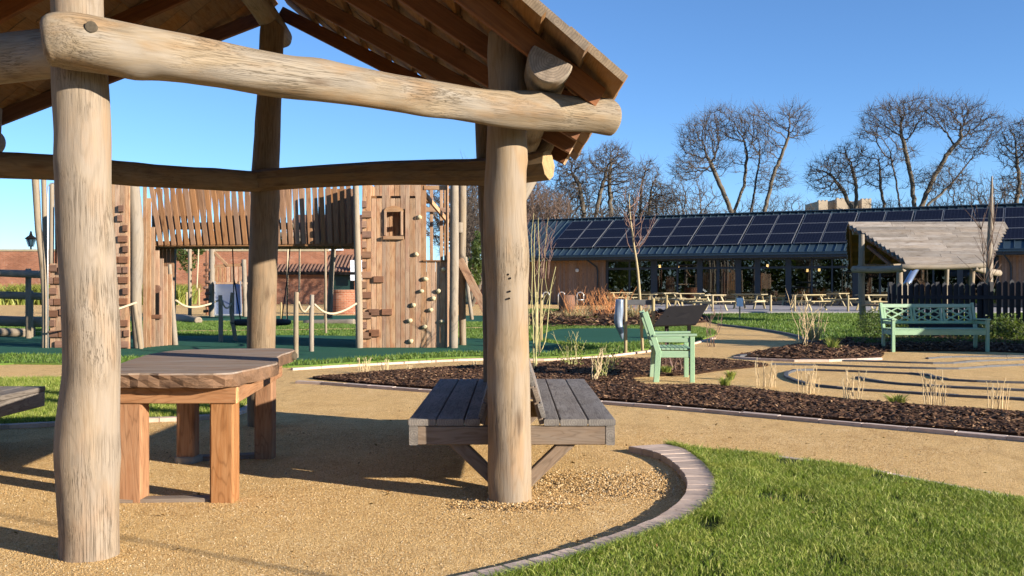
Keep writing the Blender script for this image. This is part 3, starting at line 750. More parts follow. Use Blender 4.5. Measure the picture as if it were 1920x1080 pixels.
def roof(root, planes, nraft, ncourse, rw, rh, mraft, mboard, over=.10, blen=.5, thick=.03, verge=.16, gap=0.0, ch=.003):
    """rafters that fan out and lapped roof boards, for planes (eave near, eave far, ridge near, ridge far) given at the rafters' underside"""
    for pi, (e0, e1, r0, r1) in enumerate(planes):
        nrm = (e1 - e0).cross(r0 - e0)
        if nrm.z < 0: nrm = -nrm
        nrm.normalize()
        for k in range(nraft):
            t = k / (nraft - 1)
            a, b = e0.lerp(e1, t), r0.lerp(r1, t)
            plank('rafter', a + nrm * rh / 2, b + nrm * rh / 2, rw, rh, mraft, root, n=nrm)
        for c in range(ncourse):
            s0 = (c - .30) / ncourse; s1 = s0 + 1.55 / ncourse; sm_ = (s0 + s1) / 2
            a, b = e0.lerp(r0, sm_), e1.lerp(r1, sm_)
            ext = (b - a).normalized(); a = a - ext * (verge + rnd.uniform(-.02, .03)); b = b + ext * (verge + rnd.uniform(-.02, .03))
            L = (b - a).length; wd = (e0.lerp(r0, s1) - e0.lerp(r0, s0))
            up_ = (wd - ext * wd.dot(ext)).normalized(); W_ = abs(wd.dot(up_))
            n = max(1, round(L / blen)); cuts = [0.0]
            for i in range(1, n): cuts.append((i + rnd.uniform(-.22, .22) ) / n)
            cuts.append(1.0)
            tilt = math.atan2(thick * 1.02 + gap, W_ / 1.55)
            nn = (nrm * math.cos(tilt) - up_ * math.sin(tilt)).normalized()
            for i in range(n):
                p = a.lerp(b, cuts[i]) + ext * .004; q = a.lerp(b, cuts[i + 1]) - ext * .004
                lift = rh + thick * 1.35 + rnd.uniform(0, .004)
                off = nrm * lift + up_ * rnd.uniform(-.012, .012)
                p += off; q += off
                Lr = round((q - p).length, 2); mid = (p + q) / 2
                d = (q - p).normalized()
                plank('roof_board', mid - d * Lr / 2, mid + d * Lr / 2, round(W_, 2), thick, mboard, root, n=nn, ch=ch)
roof(pav, [(E0, E1, R0, R1), (W0, W1, R0, R1)], 5, 11, .055, .125, M_RAFT, M_SHIN, thick=.045, verge=.30)

# ---------------------------------------------------------------- rustic table under the roof
tab = thing('rustic_table', 'heavy live-edge slab table on orange square legs inside the pavilion', 'table', (-2.1, 7.1, 0))
ol = [(-2.45, 5.97), (-2.56, 6.5), (-2.71, 7.45), (-2.68, 8.08), (-2.3, 8.28), (-1.9, 8.32), (-1.74, 8.12), (-1.72, 7.55), (-1.66, 7.2), (-1.565, 6.72), (-1.62, 6.22), (-1.69, 5.965), (-2.0, 5.93), (-2.25, 5.955)]
ol = spline([Vector((a, b, 0)) for a, b in ol], 4, True)
cc = Vector((-2.1, 7.1, 0)); m = MB(); vs = []; prof = [(.697, .985), (.706, .996), (.745, 1.0), (.774, .995), (.783, .982)]
for z, s_ in prof:
    for i, q in enumerate(ol):
        j = 1 + .010 * math.sin(i * 1.9 + z * 60) + .007 * math.sin(i * 4.7 + z * 35)
        d = (q - cc); d = d * (s_ * j if abs(d.x) > 1 else (1 - (1 - s_) * .55 / max(.4, d.length) ) * j)
        vs.append((cc.x + d.x, cc.y + d.y, z))
N = len(ol); fs = [(i * N + k, i * N + (k + 1) % N, (i + 1) * N + (k + 1) % N, (i + 1) * N + k) for i in range(4) for k in range(N)] + [tuple(range(N - 1, -1, -1)), tuple(4 * N + k for k in range(N))]
m.add(vs, fs); m.m = [1 if i < 3 * N else 0 for i in range(len(fs))]; m.build('tabletop', [M_TABLETOP, M_TABLEE], tab, M=Matrix.Translation((-2.1, 7.1, .7)), smooth=False, axis=(1, .15, 0))
log('knot_hole', [(-1.80, 7.99, .742), (-1.70, 7.97, .742)], .03, M_DOWEL, tab, n=12, lump=.1, bulge=.1, sub=2)
for a, b, wv in ((-2.285, 6.12, .145), (-1.735, 6.12, .145), (-2.385, 7.46, .13), (-1.86, 7.64, .135)):
    plank('leg', (a, b, -.02), (a, b, .60), wv, .14, M_TABLEG, tab, n=Vector((0, -1, 0)), ch=.012)
plank('apron', (-2.40, 6.06, .643), (-1.645, 6.06, .643), .05, .095, M_TABLEG, tab)
plank('apron', (-2.5, 7.7, .643), (-1.78, 7.85, .643), .05, .095, M_TABLEG, tab)
plank('apron', (-1.665, 6.09, .641), (-1.80, 7.83, .641), .05, .09, M_TABLEG, tab)
plank('apron', (-2.38, 6.09, .641), (-2.48, 7.68, .641), .05, .09, M_TABLEG, tab)
plank('sill', (-2.42, 6.09, .008), (-1.80, 6.13, .008), .10, .03, M_BENCHF, tab)
plank('sill', (-2.45, 7.52, .012), (-1.83, 7.68, .012), .12, .04, M_BENCHF, tab)
log('foot', [(-2.385, 7.46, -.02), (-2.385, 7.46, .045)], .095, M_FOOT, tab, n=10, lump=.05, sub=1, bulge=.1)

# ---------------------------------------------------------------- double-sided benches fixed between posts
def double_bench(label, cx, y0, y1, rz=0.0):
    t = thing('double_bench', label, 'bench', (cx, y0, 0), 0, None)
    hw = .64; zt = .475; L = y1 - y0
    def at(x, y, z): return (cx + x, y0 + y, z)
    for s in (-1, 1):
        for x0, wv in ((.555, .168), (.382, .168), (.245, .095)):
            plank('seat_board', at(s * x0, 0, zt - .021), at(s * x0, L, zt - .021), wv, .04, M_BENCH, t, ch=.006)
        plank('side_rail', at(s * (hw - .032), .006, zt - .103), at(s * (hw - .032), L - .006, zt - .103), .055, .118, M_BENCH, t)
        for k in range(5):
            z = .525 + k * .098; x = .20 - (z - .475) * .33
            plank('backrest_board', at(s * x, .012, z), at(s * x, L - .012, z), .092, .028, M_BENCHF if k % 2 else M_BENCH, t, n=Vector((s, 0, .33)))
        for yy, sg in ((.09, 1), (L - .12, -1)):
            plank('brace', at(s * .40, yy, .37), at(s * .06, yy - sg * .03, .05), .08, .085, M_BENCHF, t, n=Vector((0, 1, 0)))
        for yy in (.06, L - .06): plank('backrest_frame', at(s * .185, yy, .44), at(s * .045, yy, .95), .07, .03, M_BENCHF, t, n=Vector((s, 0, .3)))
    for yy in (.034, L * .5, L - .034):
        plank('end_rail', at(-.58, yy, zt - .103), at(.58, yy, zt - .103), .05, .114, M_BENCHF, t)
    plank('light_stop_board', at(0, .03, .66), at(0, L - .03, .66), .60, .03, M_BENCH, t, n=Vector((1, 0, 0)))  # added, hidden inside the backrest, to stop sun leaking through its gaps
    plank('backrest_cap', at(0, .01, .985), at(0, L - .01, .985), .12, .03, M_BENCH, t)
    return t
double_bench('grey double-sided slatted bench fixed behind the central pavilion post', 0.0, 6.25, 8.95)
double_bench('grey double-sided bench of which only the corner shows at the left edge', -4.46, 5.8, 8.30)
# ================================================================ TREES
def grow(seed, roots, ells, n_att, step, infl, kill, wig=.25, iters=150, trop=.05):
    """space colonisation: roots = list of polylines (stem starts), ells = crown ellipsoids (c, radii)"""
    r_ = np.random.RandomState(seed)
    pts, par = [], []
    for rt in roots:
        last = -1
        for i, p in enumerate(rt):
            if i == 0: pts.append(np.array(p, float)); par.append(-1); last = len(pts) - 1; continue
            q = np.array(p, float); o = pts[last]; L = np.linalg.norm(q - o); k = max(1, int(L / step))
            for j in range(1, k + 1):
                pts.append(o + (q - o) * j / k + r_.normal(0, step * .10, 3)); par.append(last); last = len(pts) - 1
    att = []
    vol = np.array([e[1][0] * e[1][1] * e[1][2] for e in ells]); vol = vol / vol.sum()
    for e, f in zip(ells, vol):
        m_ = int(n_att * f * 2.6) + 20; q = r_.uniform(-1, 1, (m_, 3)); d = np.linalg.norm(q, axis=1)
        q = q[(d < 1) & (r_.uniform(0, 1, m_) < .35 + .65 * d)]; att.append(q * np.array(e[1]) + np.array(e[0]))
    att = np.concatenate(att)
    P_ = np.array(pts); best = np.full(len(att), 1e9); bi = np.zeros(len(att), int)
    def upd(new, base):
        for s_ in range(0, len(new), 200):
            d = np.linalg.norm(att[:, None] - new[None, s_:s_ + 200], axis=2); j = d.argmin(1); dj = d[np.arange(len(att)), j]
            k = dj < best; best[k] = dj[k]; bi[k] = base + s_ + j[k]
    upd(P_, 0); par = list(par)
    for it in range(iters):
        act = best < infl
        if not act.any(): break
        ids = np.unique(bi[act]); new, np_ = [], []
        idx = bi[act]; dv = att[act] - P_[idx]; dv /= np.linalg.norm(dv, axis=1)[:, None] + 1e-9
        order = np.argsort(idx); idx = idx[order]; dv = dv[order]
        st = np.searchsorted(idx, ids)
        sums = np.add.reduceat(dv, st, axis=0)
        sums += r_.normal(0, wig, sums.shape) * np.linalg.norm(sums, axis=1)[:, None]; sums[:, 2] += trop * np.linalg.norm(sums, axis=1)
        sums /= np.linalg.norm(sums, axis=1)[:, None] + 1e-9
        new = P_[ids] + sums * step
        base = len(P_); P_ = np.concatenate([P_, new]); par += list(ids)
        upd(new, base)
        k = best > kill; att = att[k]; best = best[k]; bi = bi[k]
        if len(att) == 0 or len(P_) > 14000: break
    return P_, np.array(par)

def segs_mesh(name, a, b, ra, rb, k, mat):
    """tapered k-sided prisms along segments"""
    d = b - a; L = np.linalg.norm(d, axis=1)[:, None] + 1e-9; d = d / L
    u = np.cross(d, np.array([0.3, .2, 1.0])); u /= np.linalg.norm(u, axis=1)[:, None] + 1e-9; w_ = np.cross(d, u)
    n = len(a); v = np.zeros((n, 2 * k, 3))
    for i in range(k):
        c, s_ = math.cos(2 * math.pi * i / k), math.sin(2 * math.pi * i / k); o = u * c + w_ * s_
        v[:, i] = a + o * ra[:, None]; v[:, k + i] = b + d * rb[:, None] * .3 + o * rb[:, None]
    i0 = (np.arange(n) * 2 * k)[:, None]
    f = np.concatenate([i0 + [i, (i + 1) % k, k + (i + 1) % k, k + i] for i in range(k)], 0)
    return np_mesh(name, v.reshape(-1, 3), f, mat, smooth=k > 4)

def tree(name, label, seed, roots, ells, n_att, step, infl, kill, rtip, base, pw=2.12, twigs=3, tl=.9, wig=.25, group=None, rmax=9, trunk_r=.09, mat=None, cat='tree', tmat=None, trop=.05, iters=150):
    b0 = roots[0][0]; roots = [[tuple(b0)] + list(rt[1:]) if abs(rt[0][2]) < .01 else rt for rt in roots]
    Pn, par = grow(seed, roots, ells, n_att, step, infl, kill, wig, trop=trop, iters=iters)
    n = len(Pn); acc = np.zeros(n); ch = np.zeros(n, int)
    for i in range(n):
        if par[i] >= 0: ch[par[i]] += 1
    acc[ch == 0] = rtip ** pw
    for i in range(n - 1, -1, -1):
        if par[i] >= 0: acc[par[i]] += acc[i]
    rad = np.minimum(acc ** (1 / pw), rmax)
    i = np.where(par >= 0)[0]; a, b = Pn[par[i]], Pn[i]; ra, rb = rad[par[i]], rad[i]
    ra = np.minimum(ra, rb * 1.35)
    base = Vector(base); t = tag(newobj(name, None, Matrix.Translation(base)), label, cat, group)
    off = np.array(base); big = rb > trunk_r
    me1 = segs_mesh('trunk', a[big] - off, b[big] - off, ra[big], rb[big], 7, tmat or mat or M_BARK)
    newobj('trunk', me1, Matrix.Translation(base), t)
    r_ = np.random.RandomState(seed + 5)
    thin = np.where(rad < rtip * 3.2)[0]; thin = thin[par[thin] >= 0]
    src = np.repeat(thin, twigs); src = src[r_.uniform(0, 1, len(src)) < .75]
    dirn = Pn[src] - Pn[par[src]]; dirn /= np.linalg.norm(dirn, axis=1)[:, None] + 1e-9
    dirn = dirn + r_.normal(0, .6, dirn.shape); dirn[:, 2] += .25; dirn /= np.linalg.norm(dirn, axis=1)[:, None]
    l = tl * r_.uniform(.4, 1.2, len(src))[:, None]
    m0 = Pn[src]; m1 = m0 + dirn * l * .5; d2 = dirn + r_.normal(0, .3, dirn.shape); d2[:, 2] += .15; m2 = m1 + d2 * l * .5
    q = rtip * .62
    A = np.concatenate([a[~big], m0, m1]) - off; B = np.concatenate([b[~big], m1, m2]) - off
    RA_ = np.concatenate([ra[~big], np.full(len(m0), q), np.full(len(m1), q * .8)]); RB_ = np.concatenate([rb[~big], np.full(len(m0), q * .8), np.full(len(m1), q * .35)])
    cm = M_BRANCH if (mat is None) else mat
    newobj('crown', segs_mesh('crown', A, B, RA_, RB_, 3, cm), Matrix.Translation(base), t)
    return t

def pxe(cx, cy, rx, ry, Y, dy=None):
    c = P(cx, cy, Y); return ((c.x, c.y, c.z), (rx * Y / F, (dy or rx * Y / F), ry * Y / F))
def pxl(lst, Y): return [tuple(P(a, b, Y)) for a, b in lst]
YT = 98.0
g0 = lambda px, Y=YT: (P(px, HY, Y).x, Y, 0)
tree('bare_tree', 'broad bare tree with a wide domed flat-topped crown, rising over the right pavilion', 41,
     [[g0(1716)] + pxl([(1716, 400), (1708, 330), (1695, 270)], YT), [g0(1722)] + pxl([(1722, 400), (1745, 345), (1775, 290), (1800, 262)], YT), [g0(1700)] + pxl([(1690, 400), (1680, 345), (1672, 300)], YT + 1), [g0(1730)] + pxl([(1740, 385), (1780, 350), (1820, 300)], YT - 1)],
     [pxe(1668, 222, 52, 34, YT, 4), pxe(1722, 212, 50, 34, YT + 1, 4), pxe(1790, 218, 55, 30, YT, 4), pxe(1845, 238, 36, 30, YT, 3.5), pxe(1628, 252, 28, 16, YT, 3), pxe(1815, 285, 40, 20, YT - 1, 3), pxe(1765, 335, 46, 30, YT, 4), pxe(1690, 290, 30, 18, YT, 3)],
     4000, .34, 5.2, .60, .021, g0(1716), tl=1.1, twigs=4, wig=.3, trunk_r=.12)
tree('bare_tree', 'tall bare tree of several crooked stems whose right limb leans away', 42,
     [[g0(1372)] + pxl([(1372, 398), (1352, 350), (1330, 300)], YT), [g0(1376)] + pxl([(1378, 395), (1395, 350), (1400, 290)], YT + 1), [g0(1406)] + pxl([(1408, 395), (1418, 340), (1425, 290)], YT), [g0(1430)] + pxl([(1434, 395), (1450, 330), (1472, 275), (1480, 250)], YT - 1)],
     [pxe(1312, 262, 42, 44, YT, 4), pxe(1352, 235, 40, 36, YT + 1, 4), pxe(1408, 238, 42, 36, YT, 4), pxe(1430, 280, 30, 26, YT, 3), pxe(1487, 222, 34, 28, YT, 3), pxe(1500, 248, 24, 18, YT, 2.5), pxe(1290, 318, 36, 26, YT, 4), pxe(1450, 335, 34, 28, YT, 3), pxe(1360, 300, 30, 20, YT, 3)],
     4000, .34, 5.2, .60, .021, g0(1376), tl=1.1, twigs=4, wig=.3, trunk_r=.12)
tree('bare_tree', 'smaller bare tree with thin crooked stems left of the domed tree', 43,
     [[g0(1598)] + pxl([(1598, 395), (1580, 355), (1560, 330)], YT + 4), [g0(1602)] + pxl([(1604, 390), (1606, 350), (1596, 310)], YT + 4), [g0(1660)] + pxl([(1658, 395), (1650, 340), (1648, 300)], YT + 5)],
     [pxe(1560, 330, 50, 42, YT + 4, 4), pxe(1592, 300, 38, 36, YT + 4, 4), pxe(1648, 320, 28, 40, YT + 4, 3)], 2600, .34, 4.0, .52, .021, g0(1600), tl=.9, wig=.33, trunk_r=.1)
tree('bare_tree', 'bare tree cut by the right edge of the picture', 44,
     [[g0(1905)] + pxl([(1905, 395), (1912, 340), (1905, 290)], YT), [g0(1915)] + pxl([(1918, 390), (1940, 320), (1950, 260)], YT)],
     [pxe(1908, 270, 30, 48, YT, 4), pxe(1960, 260, 50, 62, YT, 4), pxe(1905, 345, 30, 30, YT, 3)], 2600, .34, 4.0, .52, .024, g0(1908), tl=1.0, wig=.33, trunk_r=.1)
tree('bare_tree', 'dark twiggy bare tree above the left end of the solar roof, with a rounded top', 45,
     [[g0(1095)] + pxl([(1095, 400), (1085, 345), (1070, 320)], 88), [g0(1128)] + pxl([(1118, 400), (1128, 350), (1140, 310)], 88), [g0(1145)] + pxl([(1148, 400), (1142, 350), (1145, 300)], 89)],
     [pxe(1080, 330, 42, 48, 88, 4), pxe(1145, 310, 42, 42, 88, 4), pxe(1175, 340, 24, 36, 88, 3)], 3400, .30, 3.4, .45, .020, g0(1120), tl=.8, wig=.33, trunk_r=.1)
tree('bare_tree', 'slim upright bare tree with fine vertical twigs between the twiggy tree and the tall tree', 46,
     [[g0(1200)] + pxl([(1200, 400), (1203, 350), (1210, 320)], 92), [g0(1222)] + pxl([(1216, 400), (1222, 350), (1232, 330)], 92)],
     [pxe(1213, 335, 28, 38, 92, 3), pxe(1245, 370, 28, 26, 92, 3)], 2000, .30, 3.4, .45, .018, g0(1210), tl=.8, wig=.25, trunk_r=.1)
# lower trees of the belt: three sources, copied along the belt behind the buildings
def belt_src(seed, label, grp, w_=3.2, h=8.0, mat=None):
    x0 = 0
    return tree('bare_tree', label, seed, [[(x0, 0, 0), (x0 + .2, 0, 2.2), (x0 - .4, .1, 3.6)], [(x0 + .3, 0, 0), (x0 + .6, .2, 2.0), (x0 + 1.3, .1, 4.0)]],
                [((x0 - .6, 0, h * .62), (w_ * .8, 2.2, h * .33)), ((x0 + 1.2, 0, h * .66), (w_ * .7, 2.2, h * .30))], 1700, .30, 3.2, .44, .017, (x0, 0, 0), tl=.7, twigs=3, wig=.3, group=grp, trunk_r=.08, mat=mat)
LB1 = 'one of the low bare thicket trees of the belt behind the buildings'
GB = 'low bare trees of the belt behind the buildings'
src = [belt_src(51, LB1, GB), belt_src(52, LB1, GB, 3.8, 9.0), belt_src(53, LB1, GB, 3.0, 7.2)]
spots = [(885, 74, .92), (915, 80, 1.0), (1010, 82, 1.0), (1040, 90, 1.05), (1078, 95, .95), (1130, 84, .85), (1180, 96, 1.0), (1262, 90, .95), (1300, 97, .9), (1345, 95, .85), (1455, 100, .9), (1520, 100, .85), (1575, 104, .9),
         (1660, 105, .9), (1745, 104, .85), (1790, 102, .95), (1830, 104, 1.1), (1868, 100, 1.05), (1900, 103, .95), (1240, 104, .95), (1400, 106, .95), (980, 88, .9), (860, 84, .9)]
for i, (px, Y, s_) in enumerate(spots):
    M = Matrix.Translation((P(px, HY, Y).x, Y, 0)) @ Matrix.Rotation(rnd.uniform(0, 6.28), 4, 'Z') @ Matrix.Scale(s_ * 1.35, 4)
    if i < 3: src[i].matrix_basis = M; WM[src[i].name] = M
    else: dup_tree(src[i % 3], M, group=GB)

def leafcloud(name, ells, n, size, mat, parent=None, label=None, cat=None, group=None, base=None, kind=None):
    vs = []
    for (c, r_) in ells:
        k = int(n / len(ells)); q = rs.normal(0, 1, (k, 3)); q /= np.linalg.norm(q, axis=1)[:, None]; q *= rs.uniform(.45, 1.0, (k, 1)) ** .5
        q *= 1 + .18 * np.sin(q[:, :1] * 7 + q[:, 1:2] * 5 + q[:, 2:] * 6)
        vs.append(q * np.array(r_) + np.array(c))
    c = np.concatenate(vs); c = c[c[:, 2] > .02]; n = len(c); a = rs.normal(0, 1, (n, 3)); a /= np.linalg.norm(a, axis=1)[:, None]
    b = np.cross(a, rs.normal(0, 1, (n, 3))); b /= np.linalg.norm(b, axis=1)[:, None]; s_ = size * rs.uniform(.5, 1.3, (n, 1))
    v = np.stack([c - a * s_, c + b * s_ * .4, c + a * s_, c - b * s_ * .4], 1).reshape(-1, 3); f = np.arange(n * 4).reshape(-1, 4)
    base = Vector(base) if base is not None else Vector((c[:, 0].mean(), c[:, 1].mean(), 0))
    o = newobj(name, np_mesh(name, v - np.array(base), f, mat), Matrix.Translation(base), parent)
    return tag(o, label, cat, group, kind)

# scrub between the play tower and the long building
tree('bare_shrub', 'tangled brown bare bush between the climbing tower and the central post', 61, [[g0(885, 62), tuple(P(885, 520, 62)), tuple(P(880, 480, 62))], [g0(905, 62), tuple(P(908, 510, 62)), tuple(P(915, 470, 62))]],
     [pxe(888, 430, 28, 62, 62, 2), pxe(925, 440, 26, 62, 62, 2)], 2600, .2, 2.4, .3, .013, g0(890, 62), tl=.5, twigs=4, trunk_r=.05, cat='shrub')
tree('bare_shrub', 'tangled brown bare bush just right of the central post behind the long building', 62, [[g0(1000, 76), tuple(P(1000, 500, 76)), tuple(P(1003, 440, 76))], [g0(1030, 76), tuple(P(1032, 500, 76)), tuple(P(1036, 440, 76))]],
     [pxe(1003, 385, 32, 45, 76, 2), pxe(1045, 390, 30, 30, 76, 2)], 2600, .22, 2.6, .34, .015, g0(1010, 76), tl=.55, twigs=4, trunk_r=.05, cat='shrub', mat=M_TWIG)
leafcloud('evergreen_shrub', [pxe(900, 470, 16, 36, 58, 1.0), pxe(885, 510, 18, 28, 58, 1)], 2600, .11, M_LEAF, label='dark leafy bush low beside the brick gatepost right of the tower', cat='shrub')

# ================================================================ CASTLE FAR BEHIND
cs = thing('castle', 'distant battlemented sandstone castle just over the solar roof', 'castle', (P(1585, HY, 260).x, 260, 0))
def cbox(name, x0, x1, y0, Y, dep=8, y1=None):
    a, b = P(x0, y0, Y), P(x1, y0, Y); m = MB()
    zb = P(0, y1, Y).z if y1 else 0; m.box(((a.x + b.x) / 2, Y + dep / 2, (a.z + zb) / 2), (b.x - a.x, dep, a.z - zb)); m.build(name, M_STONE, cs)
    return a, b
cbox('wall', 1552, 1632, 379, 260)
for x0, x1, y0 in ((1535, 1552, 377), (1569, 1590, 373), (1616, 1634, 374)):
    cbox('tower', x0, x1, y0, 258, 12)
    w_ = (x1 - x0) / 5
    for k in (0, 2, 4): cbox('merlon', x0 + k * w_, x0 + (k + 1) * w_, y0 - 2, 258, 1.2, y0)
for k in range(9): cbox('merlon', 1553 + k * 7, 1556.5 + k * 7, 377, 260, 1, 379)

# ================================================================ THE LONG BUILDING
bo = Vector((1.43, 68.0, 0)); bu = Vector((.883, -.469, 0)).normalized(); bn = Vector((.469, .883, 0)).normalized()
bl = thing('long_building', 'long low timber-clad cafe building with solar panels on its dark metal roof', 'building', bo)
def B(s, d, z): return bo + bu * s + bn * d + Vector((0, 0, z))
def s_at(px, d=0.0):
    k = (px - CX) / F; o = bo + bn * d
    return (k * o.y - o.x) / (bu.x - k * bu.y)
S0, S1 = -3.0, 46.0; HE, HR, DR = 3.27, 6.02, 5.14
slope = math.atan2(HR - HE, DR); rn = (Vector((0, 0, 1)) * math.cos(slope) - bn * math.sin(slope))
def RP(s, q, lift=0.0): return B(s, DR * q, HE + (HR - HE) * q) + rn * lift
m = MB(); m.add([RP(S0, 0), RP(S1, 0), RP(S1, 1), RP(S0, 1), B(S0, 2 * DR, HE), B(S1, 2 * DR, HE), RP(S0, 0, -.12), RP(S1, 0, -.12), B(S1, 2 * DR, HE - .12), B(S0, 2 * DR, HE - .12)],
                [(0, 1, 2, 3), (3, 2, 5, 4), (0, 6, 7, 1), (7, 6, 9, 8), (4, 5, 8, 9), (0, 3, 4, 9, 6), (1, 7, 8, 5, 2)])
rf = m.build('roof', M_ROOFM, bl, M=Matrix.Translation(bo))
_ss = MB(); _ss.box((0, 0, 0), (math.hypot(DR, HR - HE) - .06, .04, .06))
k = 0; s = S0 + .2
while s < S1:
    plank('roof_seam', RP(s, .01, .022), RP(s, .985, .022), .035, .045, M_ROOFM, rf, n=rn, ch=.002); s += .52
plank('ridge_cap', RP(S0, 1, .02), RP(S1, 1, .02), .4, .07, M_ROOFM, rf, n=Vector((0, 0, 1)))
# solar panels: three rows, columns of pairs
pan = MB(); pw_, ph_ = 1.56, (math.hypot(DR, HR - HE) * .72) / 3
pan.box((0, 0, 0), (pw_ - .03, ph_ - .025, .035)); pan.box((0, 0, .0195), (pw_ - .10, ph_ - .095, .004), m=1)
pme = None; c0 = s_at(1020)
for i in range(20):
    for j in range(3):
        q = .165 + .72 * (j + .5) / 3; sc_ = c0 + .8 + i * (pw_ + (.03)) + (i // 2) * .06
        M = mat_from(bu, (RP(0, 1) - RP(0, 0)).normalized(), rn, RP(sc_, q, .10))
        if pme is None:
            me = bpy.data.meshes.new('solar_panel'); me.from_pydata(pan.v, [], pan.f); me.materials.append(M_ALU); me.materials.append(M_CELL); me.polygons.foreach_set('material_index', pan.m); pme = me
        newobj('solar_panel', pme, M, rf)
plank('fascia', B(S0, -.02, HE - .20), B(S1, -.02, HE - .20), .04, .22, M_CHAR, bl, n=Vector((0, 0, 1)))
plank('gutter', B(S0, -.11, HE - .10), B(S1, -.11, HE - .10), .12, .10, M_ROOFM, bl)
plank('soffit', B(S0, .55, HE - .29), B(S1, .55, HE - .29), 1.1, .03, M_CHAR, bl)
WD = 1.1
def wallseg(name, sa, sb, z0, z1, d, mat, t=.15):
    p0, p1 = B(sa, d + t / 2, (z0 + z1) / 2), B(sb, d + t / 2, (z0 + z1) / 2)
    return plank(name, p0, p1, t, z1 - z0, mat, bl)
HW = HE - .32
sG0 = s_at(1137, WD); sG1 = s_at(1872, WD)
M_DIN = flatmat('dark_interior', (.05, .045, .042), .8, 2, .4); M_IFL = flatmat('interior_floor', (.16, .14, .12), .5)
for sa, sb in ((S0 + .5, sG0 - .02), (sG1 + .02, S1 - .5)):
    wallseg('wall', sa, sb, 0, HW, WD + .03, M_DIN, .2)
    s = sa
    while s < sb - .12:
        plank('cladding_board', B(s + .07, WD, .12), B(s + .07, WD, HW), .132, .025 + rnd.choice((0, .006)), M_CLAD, bl, n=bn, ch=.002); s += .14
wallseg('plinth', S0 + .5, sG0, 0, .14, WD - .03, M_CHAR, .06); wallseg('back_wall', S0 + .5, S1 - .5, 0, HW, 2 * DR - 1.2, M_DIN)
wallseg('end_wall', S0 + .5, S0 + .6, 0, HW, WD + .2, M_DIN, 7.5); plank('floor', B(S0 + .7, 4.8, .05), B(S1 - .6, 4.8, .05), 6.8, .06, M_IFL, bl)
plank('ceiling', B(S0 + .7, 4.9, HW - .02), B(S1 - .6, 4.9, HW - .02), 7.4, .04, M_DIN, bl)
# glazing
px_m = [1137, 1180, 1226, 1270, 1312, 1346, 1384, 1420, 1478, 1522, 1560, 1604, 1650, 1700, 1750, 1800, 1850, 1872]
thick = {1137: .22, 1226: .42, 1312: .34, 1346: .18, 1384: .34, 1420: .34, 1478: .34, 1604: .34, 1700: .3, 1800: .3, 1872: .2}
for a, b in zip(px_m[:-1], px_m[1:]):
    sa, sb = s_at(a, WD), s_at(b, WD); ha, hb = thick.get(a, .09) / 2, thick.get(b, .09) / 2
    fr = newobj('window', None, Matrix.Translation(B((sa + sb) / 2, WD, 0)), bl)
    z1_, z2_, z3_ = .10, 2.38, HW - .05
    m = MB()
    for zz in (z1_, z2_, z3_): m.beam(B(sa, WD + .05, zz), B(sb, WD + .05, zz), .08, .10 if zz != z2_ else .13)
    for ss, hh in ((sa, ha), (sb, hb)):
        m.beam(B(ss + (hh / 2 if ss == sa else -hh / 2), WD + .045, z1_), B(ss + (hh / 2 if ss == sa else -hh / 2), WD + .045, z3_), hh, .10, n=bn)
    m.build('frame', M_CHAR, fr)
    plank('pane', B(sa + ha, WD + .06, (z1_ + z2_) / 2), B(sb - hb, WD + .06, (z1_ + z2_) / 2), .012, z2_ - z1_ - .1, M_GLASS, fr)
    plank('pane', B(sa + ha, WD + .06, (z2_ + z3_) / 2 + .02), B(sb - hb, WD + .06, (z2_ + z3_) / 2 + .02), .012, z3_ - z2_ - .1, M_GLASS, fr)
for px in (1121, 1896):
    s = s_at(px, WD); m = MB()
    m.tube([B(s - .35, -.1, HE - .16), B(s - .33, .05, HE - .3), B(s - .05, WD - .12, HE - .75), B(s, WD - .08, HE - 1.0), B(s, WD - .08, .05)], .055, 8)
    m.build('downpipe', M_CHAR, bl, smooth=True)
m = MB(); q = P(1082, 507, (B(s_at(1082, WD), WD, 0)).y - .12); m.tube([q + Vector((0, .1, 0)), q + Vector((0, -.03, 0))], .12, 14, bulge=.8)
m.build('wall_light', flatmat('light_globe', (.75, .72, .66), .3), bl, smooth=True)
for px, py, d in ((1271, 501, 3.5), (1237, 499, 3), (1439, 498, 3.4), (1514, 507, 3.8), (1536, 506, 3.6), (1345, 503, 5)):
    c = B(s_at(px, d), d, 0); c = P(px, py, c.y); lt = tag(newobj('pendant_lamp', None, Matrix.Translation(c)), {1271: 'pendant bulb behind the glass right of the sapling trunk, second from left', 1237: 'leftmost warm bulb behind the cafe glass', 1439: 'warm bulb behind the glass over the far notice stake', 1514: 'orange bulb left of the pair near the right pavilion', 1536: 'orange bulb nearest the right pavilion', 1345: 'bulb deep behind the glazed door'}[px], 'lamp', 'pendant bulbs glowing inside the cafe')
    m = MB(); m.tube([c - Vector((0, 0, .06)), c + Vector((0, 0, .05))], .07, 8, bulge=.9); m.build('bulb', M_LAMP, lt, smooth=True)
    m = MB(); m.tube([c + Vector((0, 0, .07)), Vector((c.x, c.y, HW - .06))], .012, 5, bulge=0); m.build('cord', M_BLACK, lt)
